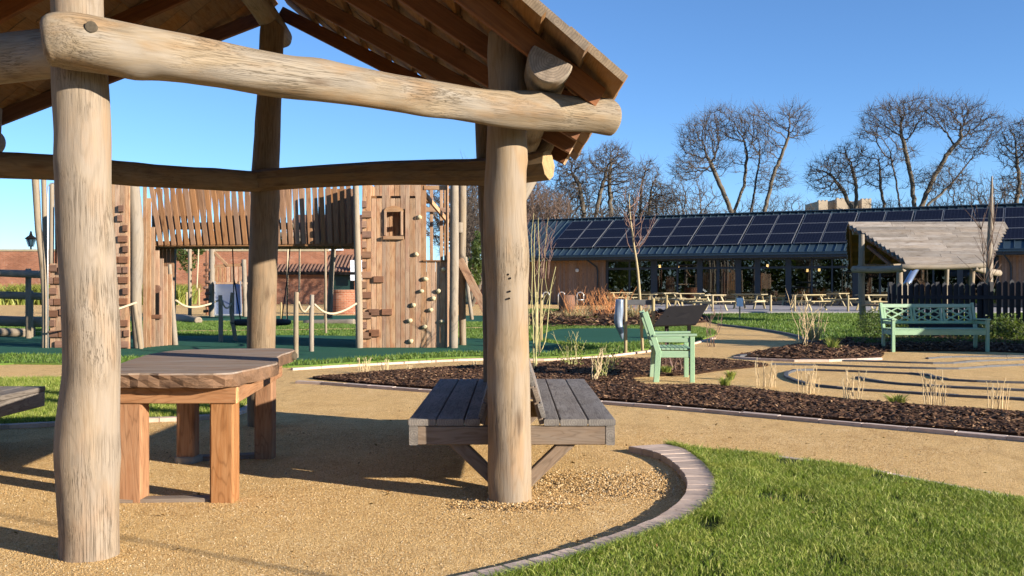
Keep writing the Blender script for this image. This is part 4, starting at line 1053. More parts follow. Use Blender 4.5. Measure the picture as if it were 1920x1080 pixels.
# cafe furniture seen through the glass
M_CHAIRI = flatmat('cafe_white', (.6, .6, .58), .5)
for i, px in enumerate((1150, 1165, 1195, 1250, 1290, 1365, 1400, 1450, 1500, 1540, 1580, 1630)):
    d = 2.6 + (i % 3) * .9; c = B(s_at(px, d), d, .08); t = thing('cafe_table', 'pale round cafe table standing behind the big windows', 'table', c, 0, 'cafe tables behind the glass')
    m = MB(); m.tube([c + Vector((0, 0, .72)), c + Vector((0, 0, .75))], .4, 14, bulge=0); m.build('table_top', M_CHAIRI, t)
    m = MB(); m.tube([c, c + Vector((0, 0, .72))], .035, 6, bulge=0); m.box(c + Vector((0, 0, .015)), (.4, .4, .03)); m.build('pedestal', M_BLACK, t)
for px, cl in ((1232, .9), (1500, .5)):
    d = 5.2; c = B(s_at(px, d), d, .08)
    t = thing('serving_counter', 'pale serving counter deep inside the cafe' if cl > .6 else 'second serving counter deep inside the cafe, further right', 'counter', c)
    plank('counter_front', c + Vector((0, 0, .5)), c + bu * 2.5 + Vector((0, 0, .5)), .6, 1.0, M_CHAIRI, t); plank('counter_top', c + Vector((0, 0, 1.03)), c + bu * 2.5 + Vector((0, 0, 1.03)), .7, .05, M_BLACK, t)
# cycle hoops
for i, px in enumerate((1024, 1053, 1088)):
    lab_ = ['bicycle hoop nearest the central post, partly hidden by saplings', 'middle one of three pale cycle hoops by the timber wall', 'cycle hoop with a cross bar, rightmost by the timber wall'][i]
    c = P(px, 535, 66.5); c.z = 0; h_, w_ = .86, .22; m = MB()
    pts = [c + Vector((-w_, 0, 0)), c + Vector((-w_, 0, h_ - .2))] + [c + Vector((-w_ * math.cos(a), 0, h_ - .2 + .2 * math.sin(a))) for a in (R(45), R(90), R(135))] + [c + Vector((w_, 0, h_ - .2)), c + Vector((w_, 0, 0))]
    m.tube(pts, .035, 8, bulge=0)
    t = thing('cycle_hoop', lab_, 'bike rack', c, 0, 'cycle hoops in front of the timber wall'); m.build('hoop', M_STEEL, t, smooth=True)
    if i == 2: m = MB(); m.tube([c + Vector((-w_, 0, .35)), c + Vector((w_, 0, .35))], .03, 8, bulge=0); m.build('cross_bar', M_STEEL, t, smooth=True)
# picnic tables
def picnic(M, label):
    t = tag(newobj('picnic_table', None, M), label, 'picnic table', 'pale picnic tables on the cafe terrace')
    W = lambda x, y, z: M @ Vector((x, y, z))
    nz = M.to_3x3() @ Vector((0, 0, 1)); ny = M.to_3x3() @ Vector((0, 1, 0)); nx = M.to_3x3() @ Vector((1, 0, 0))
    for k in range(5): plank('top_board', W(-.85, -.3 + k * .15, .74), W(.85, -.3 + k * .15, .74), .138, .04, M_PICNIC, t, n=nz)
    for s_ in (-1, 1):
        for k in (0, 1): plank('seat_board', W(-.85, s_ * (.66 + k * .15), .44), W(.85, s_ * (.66 + k * .15), .44), .138, .04, M_PICNIC, t, n=nz)
        plank('cross_beam', W(s_ * .6, -.82, .39), W(s_ * .6, .82, .39), .05, .09, M_PICNIC, t, n=nz)
        plank('top_batten', W(s_ * .6, -.36, .69), W(s_ * .6, .36, .69), .05, .07, M_PICNIC, t, n=nz)
        for q in (-1, 1): plank('leg', W(s_ * .55, q * .62, 0), W(s_ * .55, q * .26, .70), .045, .10, M_PICNIC, t, n=nx)
    return t
pl = None
pics = [(1159, 549, 64, .5, 'picnic table behind the orange stems, leftmost on the terrace'), (1248, 550, 60, .9, 'picnic table second from left, beyond the young staked tree'), (1200, 556, 52, -.3, 'picnic table half hidden behind the staked tree rails'), (1330, 557, 48, .75, 'picnic table just above the dark lectern board'), (1455, 551, 62, -.5, 'picnic table right of the small white notice, farther row'), (1516, 557, 49, .6, 'picnic table in the nearer row left of the right pavilion'),
        (1571, 551, 58, .9, 'picnic table next to the left post of the right pavilion'), (1640, 559, 48, .3, 'picnic table seen between the posts of the right pavilion'), (1385, 551, 66, .3, 'small far picnic table near the glass doors'), (1290, 552, 57, .2, 'picnic table between the sapling stakes and the lectern board'), (1405, 556, 52, -.7, 'picnic table behind the small notice stake'), (1610, 552, 62, 1.1, 'picnic table half behind the left post of the right pavilion')]
for i, (px, py, Y, rz, lb_) in enumerate(pics):
    M = Matrix.Translation((P(px, HY, Y).x, Y, .10 if Y > 47 else .02)) @ Matrix.Rotation(rz, 4, 'Z')
    if pl is None: pl = picnic(M, lb_)
    else: dup_tree(pl, M, lb_)
# terrace posts and a small kerb upstand
for i, px in enumerate((1250, 1252 + 84, 1445, 1490, 1590)):
    c = G(px, 588); tag(log('terrace_post', [c, c + Vector((0, 0, .85))], .055, M_STAKE, None, n=8, sub=1), ['short terrace post just right of the sapling cross board', 'terrace post above the dark lectern board', 'terrace post beside the tree on the sunlit lawn', 'terrace post in the gap between two picnic tables', 'terrace post nearest the right pavilion'][i], 'post', 'timber posts at the terrace edge')

# ================================================================ WALLS AND BUILDINGS ON THE LEFT
bw = thing('brick_wall', 'long old red brick garden wall with a mossy coping behind the playground', 'wall', (-30, 71, 0))
m = MB(); m.box((-30, 71.2, 1.85), (34, .4, 3.7)); m.build('brickwork', M_BRICK, bw)
m = MB(); m.box((-30, 71.2, 3.76), (34.2, .5, .14)); m.build('coping', groundmat('mossy_coping', (.30, .26, .16), (.42, .36, .26), 4), bw)
hs = thing('brick_house', 'red brick outbuilding with a white-framed window above a pantiled lean-to', 'house', (-11.5, 73, 0))
xL, xR = P(545, 0, 73).x, P(700, 0, 73).x
m = MB(); m.box(((xL + xR) / 2, 76, 2.6), (xR - xL, 6, 5.2)); m.build('wall', M_BRICK, hs)
M_TILE = flatmat('pantile', (.15, .085, .06), .8, 1.2, .4, .4)
m = MB(); m.add([(xL - .3, 72.7, 5.15), (xR + .3, 72.7, 5.15), (xR + .3, 76, 6.6), (xL - .3, 76, 6.6), (xL - .3, 79.3, 5.15), (xR + .3, 79.3, 5.15)], [(0, 1, 2, 3), (3, 2, 5, 4), (0, 3, 4), (1, 5, 2)]); m.build('roof', M_TILE, hs)
a, b = P(612, 468, 72.9), P(641, 452, 72.9)
wn = newobj('window', None, Matrix.Translation(((a.x + b.x) / 2, 72.95, a.z)), hs)
cx_, w_ = (a.x + b.x) / 2, (b.x - a.x)
m = MB()
for zz in (a.z, a.z + 1.2): m.box((cx_, 72.93, zz), (w_ + .2, .12, .12))
for k in range(4): m.box((cx_ - w_ / 2 + k * w_ / 3, 72.94, a.z + .6), (.07, .09, 1.12))
m.build('frame', M_WHITE, wn); m = MB(); m.box((cx_, 72.98, a.z + .6), (w_, .02, 1.1)); m.build('pane', flatmat('dark_pane', (.02, .025, .03), .1), wn)
# lean-to with corrugated pantiles
ln = newobj('lean_to', None, Matrix.Translation((-15, 70, 0)), hs)
lx0, lx1 = P(500, 0, 70).x, P(690, 0, 70).x
nx_ = int((lx1 - lx0) / .05); vs = []; rows = 9
for j in range(rows + 1):
    for i in range(nx_ + 1):
        x = lx0 + (lx1 - lx0) * i / nx_; t = j / rows; vs.append((x, 69.6 + 3.2 * t, 2.25 + 1.25 * t + .05 * math.sin(i * 2 * math.pi * .05 / .26)))
m = MB(); m.add(vs, [(j * (nx_ + 1) + i, j * (nx_ + 1) + i + 1, (j + 1) * (nx_ + 1) + i + 1, (j + 1) * (nx_ + 1) + i) for j in range(rows) for i in range(nx_)]); tag(m.build('pantiles', M_TILE, ln, smooth=True), kind='stuff')
m = MB(); m.box(((lx0 + lx1) / 2, 69.62, 2.12), (lx1 - lx0, .1, .2)); m.build('gutter', M_BLACK, ln)
gx0, gx1 = P(622, 0, 70).x, P(664, 0, 70).x
m = MB(); m.box(((lx0 + gx0) / 2, 70.2, 1.03), (gx0 - lx0, .3, 2.06)); m.build('wall', M_BRICK, ln)
M_GAR = flatmat('dark_green_door', (.012, .035, .03), .4)
m = MB(); m.box(((gx0 + gx1) / 2, 70.3, 1.02), (gx1 - gx0 - .04, .1, 2.04)); m.build('door', M_GAR, ln)
m = MB(); m.box(((gx1 + lx1) / 2, 70.2, 1.03), (lx1 - gx1, .3, 2.06)); m.build('wall', M_BRICK, ln)
# round brick planter / well
c = G(644, 589); wl = thing('round_brick_well', 'low round red brick structure seen behind the rope barrier', 'well', c)
m = MB(); r0 = .56
for z, r_ in ((0, r0), (.98, r0), (1.02, r0 + .03), (1.1, r0 + .03), (1.1, r0 - .2), (.9, r0 - .2)):
    m.v += [(c.x + r_ * math.cos(2 * math.pi * k / 28), c.y + r_ * math.sin(2 * math.pi * k / 28), z) for k in range(28)]
m.f = [(j * 28 + k, j * 28 + (k + 1) % 28, (j + 1) * 28 + (k + 1) % 28, (j + 1) * 28 + k) for j in range(5) for k in range(28)] + [tuple(5 * 28 + k for k in range(28))]; m.m = [0] * len(m.f)
m.build('brick_ring', M_BRICK, wl)
# brick gate pier beside the bush
c = G(893, 570); gt = thing('brick_pier', 'brick gate pier glimpsed between the slide-side beam and the central post', 'pier', c)
m = MB(); m.box((c.x, c.y, 1.45), (1.1, .8, 2.9)); m.build('pier', M_BRICK, gt); m = MB(); m.box((c.x, c.y, 2.96), (1.25, .95, .12)); m.build('cap', M_STONE, gt)
# lamp post beyond the wall
c = P(58, HY, 80); c.z = 0; lp_ = thing('street_lamp', 'old black lantern street lamp standing beyond the brick wall at far left', 'lamp', c)
zt_ = P(58, 463, 80).z; m = MB(); m.tube([c, c + Vector((0, 0, zt_ + .1))], .07, 8, bulge=0); m.build('post', M_BLACK, lp_, smooth=True)
m = MB(); z0 = zt_; W4 = lambda s_, z: [(c.x + a * s_, c.y + b * s_, z) for a, b in ((-1, -1), (1, -1), (1, 1), (-1, 1))]
for i in range(4):
    pa_, pb_ = W4(.14, z0 + .05)[i], W4(.27, z0 + .62)[i]; m.beam(pa_, pb_, .035, .035)
m.box((c.x, c.y, z0 + .05), (.32, .32, .05)); m.box((c.x, c.y, z0 + .63), (.62, .62, .05))
m.add(W4(.36, z0 + .65) + W4(.10, z0 + .92) + W4(.04, z0 + 1.25), [(0, 1, 5, 4), (1, 2, 6, 5), (2, 3, 7, 6), (3, 0, 4, 7), (4, 5, 9, 8), (5, 6, 10, 9), (6, 7, 11, 10), (7, 4, 8, 11), (8, 9, 10, 11)])
m.build('lantern_frame', M_BLACK, lp_)
m = MB(); m.add(W4(.12, z0 + .08) + W4(.24, z0 + .6), [(0, 1, 5, 4), (1, 2, 6, 5), (2, 3, 7, 6), (3, 0, 4, 7)]); m.build('lantern_glass', M_GLASS, lp_)
# planting against the wall
def tufts(name, poly, n, h, wd, mat, label, lean=.5):
    a = np.array([(p[0], p[1]) for p in poly]); lo = a.min(0); hi = a.max(0); x = rs.uniform(lo[0], hi[0], n * 3); y = rs.uniform(lo[1], hi[1], n * 3); k = inpoly(x, y, a); x, y = x[k][:n], y[k][:n]
    return blades(name, x, y, 0, h, wd, mat, label, lean=lean, cat='planting')
tufts('ornamental_grass', [(-34, 67), (-22, 67), (-22, 70.6), (-34, 70.6)], 9000, 1.3, .10, M_LEAFY, 'yellow green border planting at the foot of the brick wall, far left', .6)
leafcloud('flowering_climber', [pxe(352, 490, 16, 22, 68, .6), pxe(338, 478, 12, 12, 68, .5), pxe(372, 470, 10, 8, 68, .5)], 1200, .12, M_LEAF, label='straggly evergreen climber on the brick wall under the slatted bridge', cat='climber')
leafcloud('evergreen_shrub', [pxe(545, 462, 26, 24, 74, 1.5), pxe(565, 470, 18, 16, 74, 1.5)], 2600, .16, M_LEAF, label='dark evergreen tree top showing left of the brick outbuilding', cat='tree')
leafcloud('ivy_hedge', [pxe(400, 462, 60, 8, 73, .8), pxe(480, 460, 30, 9, 73, .8)], 1600, .16, M_LEAF, label='greenery growing along the top of the brick wall behind the slats', cat='hedge')

# trees and an added hedge far behind the camera, seen only as reflections in the cafe glass
for i in range(12):
    M = Matrix.Translation((-60 + i * 11 + rnd.uniform(-3, 3), -52 + rnd.uniform(-6, 4), 0)) @ Matrix.Rotation(rnd.uniform(0, 6), 4, 'Z') @ Matrix.Scale(1.3, 4)
    dup_tree(src[i % 3], M, 'bare tree behind the camera, mirrored faintly in the cafe glass', group='bare trees behind the camera')
leafcloud('hedge', [((-50 + i * 12, -56, 2.2), (8, 2.5, 3.2)) for i in range(11)], 12000, .45, M_LEAF, label='unseen evergreen hedge added behind the camera to darken the cafe glass', cat='hedge')

hp = spline([Vector((-88, 26, 0)), Vector((-78, 2, 0)), Vector((-68, -22, 0)), Vector((-54, -44, 0)), Vector((-30, -60, 0))], 5)
leafcloud('hedge', [((q.x, q.y, 2.8 + (k % 4) * .5), (4.5, 4.5, 3.8 + (k % 3) * .9)) for k, q in enumerate(hp)], 26000, .5, M_LEAF, label='unseen evergreen hedge added far outside the left edge to darken the cafe glass', cat='hedge')  # added tall enough to hide the low sky in the reflections
for i in range(7):
    q = hp[i * 3]; M = Matrix.Translation((q.x + 8, q.y + 4, 0)) @ Matrix.Rotation(rnd.uniform(0, 6), 4, 'Z') @ Matrix.Scale(1.2, 4)
    dup_tree(src[i % 3], M, 'bare tree far outside the left edge, mirrored in the cafe glass', group='bare trees outside the left edge')
# ================================================================ THE WOODEN PLAY CASTLE
YC = 20.6
pc = thing('play_castle', 'big timber play castle: two plank towers joined by a slatted bridge', 'play structure', (P(480, 0, YC).x, YC, 0))
def vplank(px0, px1, py0, py1, Y, mat, name='plank', parent=pc, t=.03, lean=0.0, n=Vector((0, -1, 0)), top_shift=0):
    a, b = P((px0 + px1) / 2 + top_shift, py0, Y), P((px0 + px1) / 2, py1, Y)
    return plank(name, b, a, round((px1 - px0) * Y / F - .007, 3), t, mat, parent, n=n, ch=.004)
BASE = HY + CH * F / YC - 1.2           # pixel row of the castle's foot
def xpost(pts, Y, w, name='pole', parent=pc, mat=M_LOGFAR, seed=0, n=12, lump=.015):
    """pole through photo points (px, py) at distance Y, w = list of pixel widths; the last point is its foot"""
    q = [P(a, b, Y) for a, b in pts]
    if abs(q[-1].z) < .15: q[-1].z = -.05
    if not hasattr(w, '__len__'): w = [w] * len(q)
    return log(name, q[::-1], [v * Y / F / 2 for v in w[::-1]], mat, parent, n=n, lump=lump, seed=seed, sub=3)
# right tower -------------------------------------------------------
tw = newobj('climbing_tower', None, Matrix.Translation((P(760, 0, YC).x, YC, 0)), pc)
x = 679.0; r7 = random.Random(3); wd = []
while x < 838:
    w_ = r7.choice((7.5, 8.5, 9.5, 10.5)); wd.append((x, min(x + w_, 839))); x += w_
for i, (a, b) in enumerate(wd):
    c = (a + b) / 2; gap = any(g_ - 1 < c < g_ + 11 for g_ in (701, 736, 771))
    top = 372 if gap else 334 + r7.uniform(-1, 1)
    if 721 < c < 756:                                       # round the little window
        vplank(a, b, 449, BASE, YC, M_PLANK, parent=tw); vplank(a, b, top, 392, YC, M_PLANK, parent=tw)
    elif c > 795:                                           # below the opening
        vplank(a, b, 488, BASE, YC, M_PLANK, parent=tw)
        if c > 832: vplank(a, b, 340, 487, YC, M_PLANK, parent=tw)
    else: vplank(a, b, top, BASE, YC, M_PLANK, parent=tw)
plank('lintel', P(795, 352, YC), P(838, 352, YC), .06, .09, M_PLANK, tw); plank('sill', P(793, 489, YC - .03), P(839, 489, YC - .03), .06, .03, M_SLAT, tw)
# sides, back and floor of the tower
xl, xr = P(679, 0, YC).x, P(839, 0, YC).x
for k in range(15):
    y0 = YC + .06 + k * .11
    if y0 > YC + 1.7: break
    plank('side_plank', (xl + .02, y0 + .05, .02), (xl + .02, y0 + .05, 3.45), .10, .03, M_PLANK, tw, n=Vector((1, 0, 0)))
    if k % 2 == 0 or k < 3: plank('side_plank', (xr - .02, y0 + .05, .02), (xr - .02, y0 + .05, 2.0 if k > 3 else 3.4), .10, .03, M_PLANK, tw, n=Vector((1, 0, 0)))
for k in range(16):
    x0 = xl + .06 + k * .11
    if x0 > xr - .05: break
    hi = 3.75 if k < 10 or k > 13 else 1.55
    plank('back_plank', (x0, YC + 1.75, .02), (x0, YC + 1.75, hi), .10, .03, M_PLANK, tw, n=Vector((0, 1, 0)))
    if k in (11, 13): plank('back_plank', (x0, YC + 1.75, 1.6), (x0, YC + 1.75, 3.4), .07, .03, M_PLANK, tw, n=Vector((0, 1, 0)))
m = MB(); m.box((xl + .52, YC + 1.80, 2.7), (.98, .03, 2.2)); m.build('back_panel', M_SLAT, tw)
plank('shading_lid', (xl + .05, YC + 1.0, 3.12), (xr - .5, YC + 1.0, 3.12), 1.4, .05, M_SLAT, tw)  # added under the open top to keep light out of the tower
plank('deck', (xl + .05, YC + .9, 1.55), (xr - .05, YC + .9, 1.55), 1.6, .05, M_PLANK, tw)
plank('rail', (xl + .05, YC + 1.68, 3.0), (xr - .05, YC + 1.68, 2.95), .05, .1, M_PLANK, tw); plank('rail', (xr - .5, YC + .1, 3.2), (xr - .1, YC + 1.7, 2.7), .05, .1, M_PLANK, tw)
# tower window
plank('window_sill', P(719, 446, YC - .05), P(757, 446, YC - .05), .10, .07, M_PLANK, tw)
for a in (722.5, 753.5): vplank(a - 2.5, a + 2.5, 396, 441, YC - .04, M_PLANK, 'window_frame', tw, .05)
m = MB(); ar = [P(738 + 18.5 * math.cos(t) , 397 - 11 * max(0, math.sin(t)), YC - .05) for t in [math.pi * k / 10 for k in range(11)]] ; v_ = ar + [q + Vector((0, .06, 0)) for q in ar]
m.add(v_, [tuple(range(11)), tuple(range(21, 10, -1))] + [(i, i + 11, (i + 1) % 11 + 11, (i + 1) % 11) for i in range(11)]); m.build('window_arch', M_PLANK, tw, M=Matrix.Translation(ar[10]), axis=(1, 0, 0))
# blocks on the tower edge
def block(px0, px1, py0, py1, Y=YC, parent=None, mat=M_BLOCK):
    a, b = P(px0, (py0 + py1) / 2, Y - .035), P(px1, (py0 + py1) / 2, Y - .035)
    return plank('block', a, b, .07, round((py1 - py0) * Y / F, 3), mat, parent or tw, n=Vector((0, 0, 1)), ch=.012)
M_BLOCKL = wood('tan_block', (.25, .13, .075), (.36, .21, .13), dark=.35, var=.25, gs=.8, knots=False)
y = 377
for k in range(15):
    y0 = 377 + k * 18.9; lg = k % 2 == 1
    block(679, 696.5 if lg else 687, y0, y0 + 12.5, mat=M_BLOCKL if k % 3 else M_BLOCK)
for a, b, c, d in ((701, 719, 518, 530), (692, 711, 579.5, 592), (716.5, 735, 579.5, 591), (692, 711, 618, 631.5)): block(a, b, c, d)
for px, py in ((786, 407), (780, 477), (831, 505), (797, 523), (790, 546), (822, 546), (775, 572), (807, 581), (768, 601), (828, 603), (796, 613), (812, 560), (770, 640)):
    c = P(px, py, YC - .045); m = MB(); r_ = .056
    N = 9; ring = [(math.cos(2 * math.pi * k / N) * rnd.uniform(.8, 1.25), math.sin(2 * math.pi * k / N) * rnd.uniform(.6, .95)) for k in range(N)]
    vs = [c + Vector((x_ * r_, .03, y_ * r_)) for x_, y_ in ring] + [c + Vector((x_ * r_ * .85, -.02, y_ * r_ * .9 + .006)) for x_, y_ in ring] + [c + Vector((x_ * r_ * .4 + .01, -.045, y_ * r_ * .4 + .01)) for x_, y_ in ring]
    m.add(vs, [(j * N + k, j * N + (k + 1) % N, (j + 1) * N + (k + 1) % N, (j + 1) * N + k) for j in (0, 1) for k in range(N)] + [tuple(range(2 * N, 3 * N))]); m.build('climbing_hold', M_HOLD, tw, smooth=True)
xpost([(667, 330), (669, 420), (671, 500), (673, 580), (674, BASE + 2)], YC - .12, [10, 12, 13, 14, 14], parent=tw, seed=41)
xpost([(852, 330), (852, 450), (851, 560), (850, BASE + 2)], YC - .12, [15, 17, 17, 17], parent=tw, seed=42)
xpost([(867, 330), (867, 420), (866, 520), (867, 600), (868, 646)], YC + .9, [15, 15, 14, 13, 13], parent=tw, seed=43)
xpost([(862, 418), (862, 436)], YC + .6, [13, 13], 'peg', tw, seed=44)
a = [P(862, 487, YC + .7), P(912, 585, YC + .3)]; plank('ramp_rail', a[0], a[1], .16, .05, M_PLANK, tw, n=Vector((0, -1, 0)))
b = [P(862, 487, YC + 1.6), P(912, 585, YC + 1.2)]; plank('ramp_rail', b[0], b[1], .16, .05, M_PLANK, tw, n=Vector((0, -1, 0)))
for k in range(12): t = (k + .5) / 12; plank('ramp_board', a[0].lerp(a[1], t), b[0].lerp(b[1], t), .14, .03, M_PLANK, tw, n=Vector((.5, 0, .8)))
xpost([(873, 482), (877, 540), (885, 599)], YC + 5, [6, 7, 7], 'strut', tw, seed=45)
# slatted bridge -----------------------------------------------------
br = newobj('bridge', None, Matrix.Translation((P(470, 0, YC).x, YC, 1.5)), pc)
YB = YC + .65
for k in range(31):
    x0 = 279 + k * 12.75; ln_ = 18 * (1 - k / 34)
    if x0 > 664: break
    vplank(x0 + ln_, x0 + ln_ + 9.2, 334, 459.5 - .10 * (x0 - 279) / 12.75, YB, M_SLAT, 'slat', br, .03, top_shift=-ln_ * 1.1 + rnd.uniform(-.6, .6))
for k in range(34):
    x0 = 284 + k * 11.6 + rnd.uniform(-1, 1)
    if x0 > 664: break
    vplank(x0, x0 + 9.0, 354, 454, YB + 1.3, M_SLAT, 'slat', br, .03)
for Y_, zz in ((YB + .04, 2.17), (YB + 1.36, 2.2)):
    plank('bridge_rail', (P(282, 0, Y_).x, Y_, zz), (P(668, 0, Y_).x, Y_, zz), .05, .10, M_SLAT, br)
for k in range(24):
    x0 = P(290 + k * 16, 0, YB + .65).x; plank('deck_board', (x0, YB + .08, 2.12), (x0, YB + 1.24, 2.12), .15, .035, M_SLAT, br)
# left tower -----------------------------------------------------------
tl_ = newobj('left_tower', None, Matrix.Translation((P(180, 0, YC).x, YC, 0)), pc)
x = 94.0
while x < 243:
    w_ = r7.choice((8.5, 9.5, 10.5)); x2 = min(x + w_, 244)
    top = 494 if x < 132 else (340 if x > 196 else 372)
    vplank(x, x2, top, BASE, YC if x < 190 else YC - .36, M_PLANK, parent=tl_); x = x2
M_BRN = M_BLOCK
for (x0, rows) in ((213, ((223, 385, 9), (221, 403, 9), (231, 422, 8), (222, 442, 17), (231, 461, 9), (213, 481, 8), (223, 481, 17), (214, 500, 14), (231, 500, 9), (214, 519, 7), (223, 519, 17), (231, 540, 9), (224, 559, 15), (216, 580, 10), (224, 600, 16), (221, 619, 7), (233, 619, 9), (224, 640, 17))),
                   (92, ((92, 497, 15), (110, 501, 8), (92, 520, 8), (102, 520, 14), (93, 540, 14), (92, 560, 8), (102, 560, 15), (92, 582, 17), (112, 579, 8), (94, 600, 9), (93, 620, 16), (111, 620, 9), (104, 640, 16), (124, 600, 14), (122, 540, 12)))):
    for a, b, w_ in rows: block(a, a + w_, b, b + 12.5, YC if x0 < 190 else YC - .36, parent=tl_)
xpost([(248, 330), (255, 420), (256, 500), (255, 580), (261, BASE + 2)], YC - .15, [22, 26, 24, 20, 19], parent=tl_, seed=51)
# flared wing of the left tower, turned a little away
def YW(px): return YC - .05 + (px - 268) * .018
x = 268.0; top_px = lambda c: 340 if c < 275 else 340 + (c - 275) * 7.0 if c < 291 else (462 + (c - 291) * 1.9)
while x < 326:
    w_ = r7.choice((6.5, 7.5, 8.0)); x2 = min(x + w_, 327); c = (x + x2) / 2; Yq = YW(c); bs = HY + CH * F / Yq - .5
    if 288 < c < 300: vplank(x, x2, 600, bs, Yq, M_PLANK, parent=tl_); vplank(x, x2, top_px(c), 541, Yq, M_PLANK, parent=tl_)
    else: vplank(x, x2, max(335, top_px(c)), bs, Yq, M_PLANK, parent=tl_)
    x = x2
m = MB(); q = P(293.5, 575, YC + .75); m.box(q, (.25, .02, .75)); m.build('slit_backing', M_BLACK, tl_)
for a in (286.5, 300.5): vplank(a - 1.8, a + 1.8, 545, 594, YC + .38, M_BLOCKL, 'slit_frame', tl_, .06)
q = P(293.5, 542, YC + .36); m = MB(); m.tube([q + Vector((0, .04, 0)), q + Vector((0, -.05, 0))], .085, 14, bulge=.1); m.build('slit_cap', M_BLOCK, tl_)
block(286, 302, 590, 598, YC + .34, tl_)
for k in range(5): vplank(291 + k * 7.2, 298 + k * 7.2, 452, 520, YC + 1.3, M_SLAT, 'back_plank', tl_)
xpost([(318, 496), (323, 570), (329, 648)], YC + .9, [7, 9, 11], parent=tl_, seed=53)
xpost([(66, 330), (72, 430), (80, 500), (84, 580), (83, BASE + 1)], YC - .1, [13, 12, 11, 10, 10], parent=tl_, seed=54)
xpost([(82, 335), (84, 430), (86, 520), (88, BASE - 6)], YC + 1.2, [9, 9, 9, 9], parent=tl_, seed=55)
xpost([(97, 345), (97, 420), (96, 495)], YC + .3, [8, 9, 9], parent=tl_, seed=56)
m = MB(); m.tube([P(a, b, YC - .2) for a, b in ((90, BASE), (89.5, 500), (89, 370), (90, 350), (95, 344), (103, 343), (108, 348))], .013, 8, bulge=0); m.build('steel_pole', M_STEEL, tl_, smooth=True)
for k in (0, 1): xpost([(104 + k * 8, 345), (105 + k * 8, 500)], YC + .8, [3, 3], 'bar', tl_, mat=M_BLACK, n=6)
# dark climbing logs left of it
for i, (y0, y1, w_, Y_, x1) in enumerate(((512, 515, 14, 24, 82), (553, 556, 14, 24.5, 82), (602, 604, 19, 25, 80), (626, 624, 16, 23, 46))):
    a, b = P(-160, y0, Y_), P(x1, y1, Y_); t = log('climbing_log', [a, (a + b) / 2 + Vector((0, 0, .03)), b], w_ * Y_ / F / 2, M_LOGFAR, None, n=12, seed=60 + i, sub=3)
    tag(t, ['shaded climbing log, topmost of the stack left of the castle', 'middle dark log left of the castle, above the yellow planting', 'thick low log left of the castle, bluish in shade', 'short log lying lowest at the left edge of the picture'][i], 'log', 'horizontal climbing logs left of the castle')
    if i < 3:
        s_ = thing('log_support', 'upright timber carrying the %s climbing log left of the castle' % ['topmost', 'middle', 'thick low'][i], 'post', (P(45 + i * 4, 0, Y_).x, Y_ + .1, 0))
        c_ = P(45 + i * 4, 0, Y_); log('upright', [(c_.x, Y_ + .22, -.05), (c_.x, Y_ + .22, a.z + .1)], .07, M_LOGFAR, s_, n=8, sub=1)

# ---------------------------------------------------------------- rope barrier
rb = [((413, 554), (414, 600), (414, 642), 22.8, 8.5, 'dark shaded rope post in front of the slide, left of the pair'), ((436, 549), (434, 585), (443, 637), 23.2, 8.0, 'crooked shaded rope post, right of the pair by the slide'), ((556, 548), (555, 600), (555, 675), 17.7, 9.5, 'taller rope post left of the pair right of the pavilion back post'),
      ((585, 553), (584, 600), (584, 662), 19.4, 9, 'shorter rope post standing between the tall one and the climbing tower'), ((252, 568), (258, 610), (265, 657), 20.2, 9, 'leaning rope post in front of the left tower')]
for a, b, c, Y, w_, lb_ in rb:
    q = [P(*a, Y), P(*b, Y), P(*c, Y)]; q[2].z = -.05
    t = thing('rope_post', lb_, 'post', (q[2].x, Y, 0), 0, 'round posts of the rope barrier'); log('post', q[::-1], [w_ * Y / F / 2 * s_ for s_ in (1, 1, .9)], M_LOGFAR, t, n=12, seed=int(a[0]), sub=3, lump=.03)
def rope(name, pts, r, mat, label, cat='rope', group=None, sub=6):
    q = spline([Vector(p) for p in pts], sub); m = MB(); m.tube(q, r, 7, bulge=0); return tag(m.build(name, mat, smooth=True), label, cat, group)
GR = 'ropes slung between the round posts'
rope('barrier_rope', [P(589, 570, 19.4), P(606, 584, 19.5), P(625, 588, 19.7), P(648, 581, 20), P(668, 569, 20.3)], .021, M_ROPE, 'pale rope drooping from the short post to the climbing tower', group=GR)
rope('barrier_rope', [P(560, 566, 17.8), P(565, 580, 18.2), P(572, 584, 18.6), P(580, 574, 19.2)], .021, M_ROPE, 'short pale rope loop between the two posts beside the back post', group=GR)
rope('barrier_rope', [P(330, 563, 21.5), P(345, 573, 21.8), P(365, 576, 22), P(390, 571, 22.4), P(410, 563, 22.8)], .022, M_ROPE, 'pale rope running from the left tower to the shaded post', group=GR)
rope('barrier_rope', [P(416, 563, 22.8), P(421, 575, 22.9), P(428, 577, 23), P(434, 568, 23.2)], .02, M_ROPE, 'short shaded rope between the pair of posts before the slide', group=GR)
rope('barrier_rope', [P(160, 590, 19.6), P(200, 586, 19.8), P(225, 578, 20), P(256, 567, 20.2)], .022, M_ROPE, 'rope rising behind the big front post to the leaning post', group=GR)
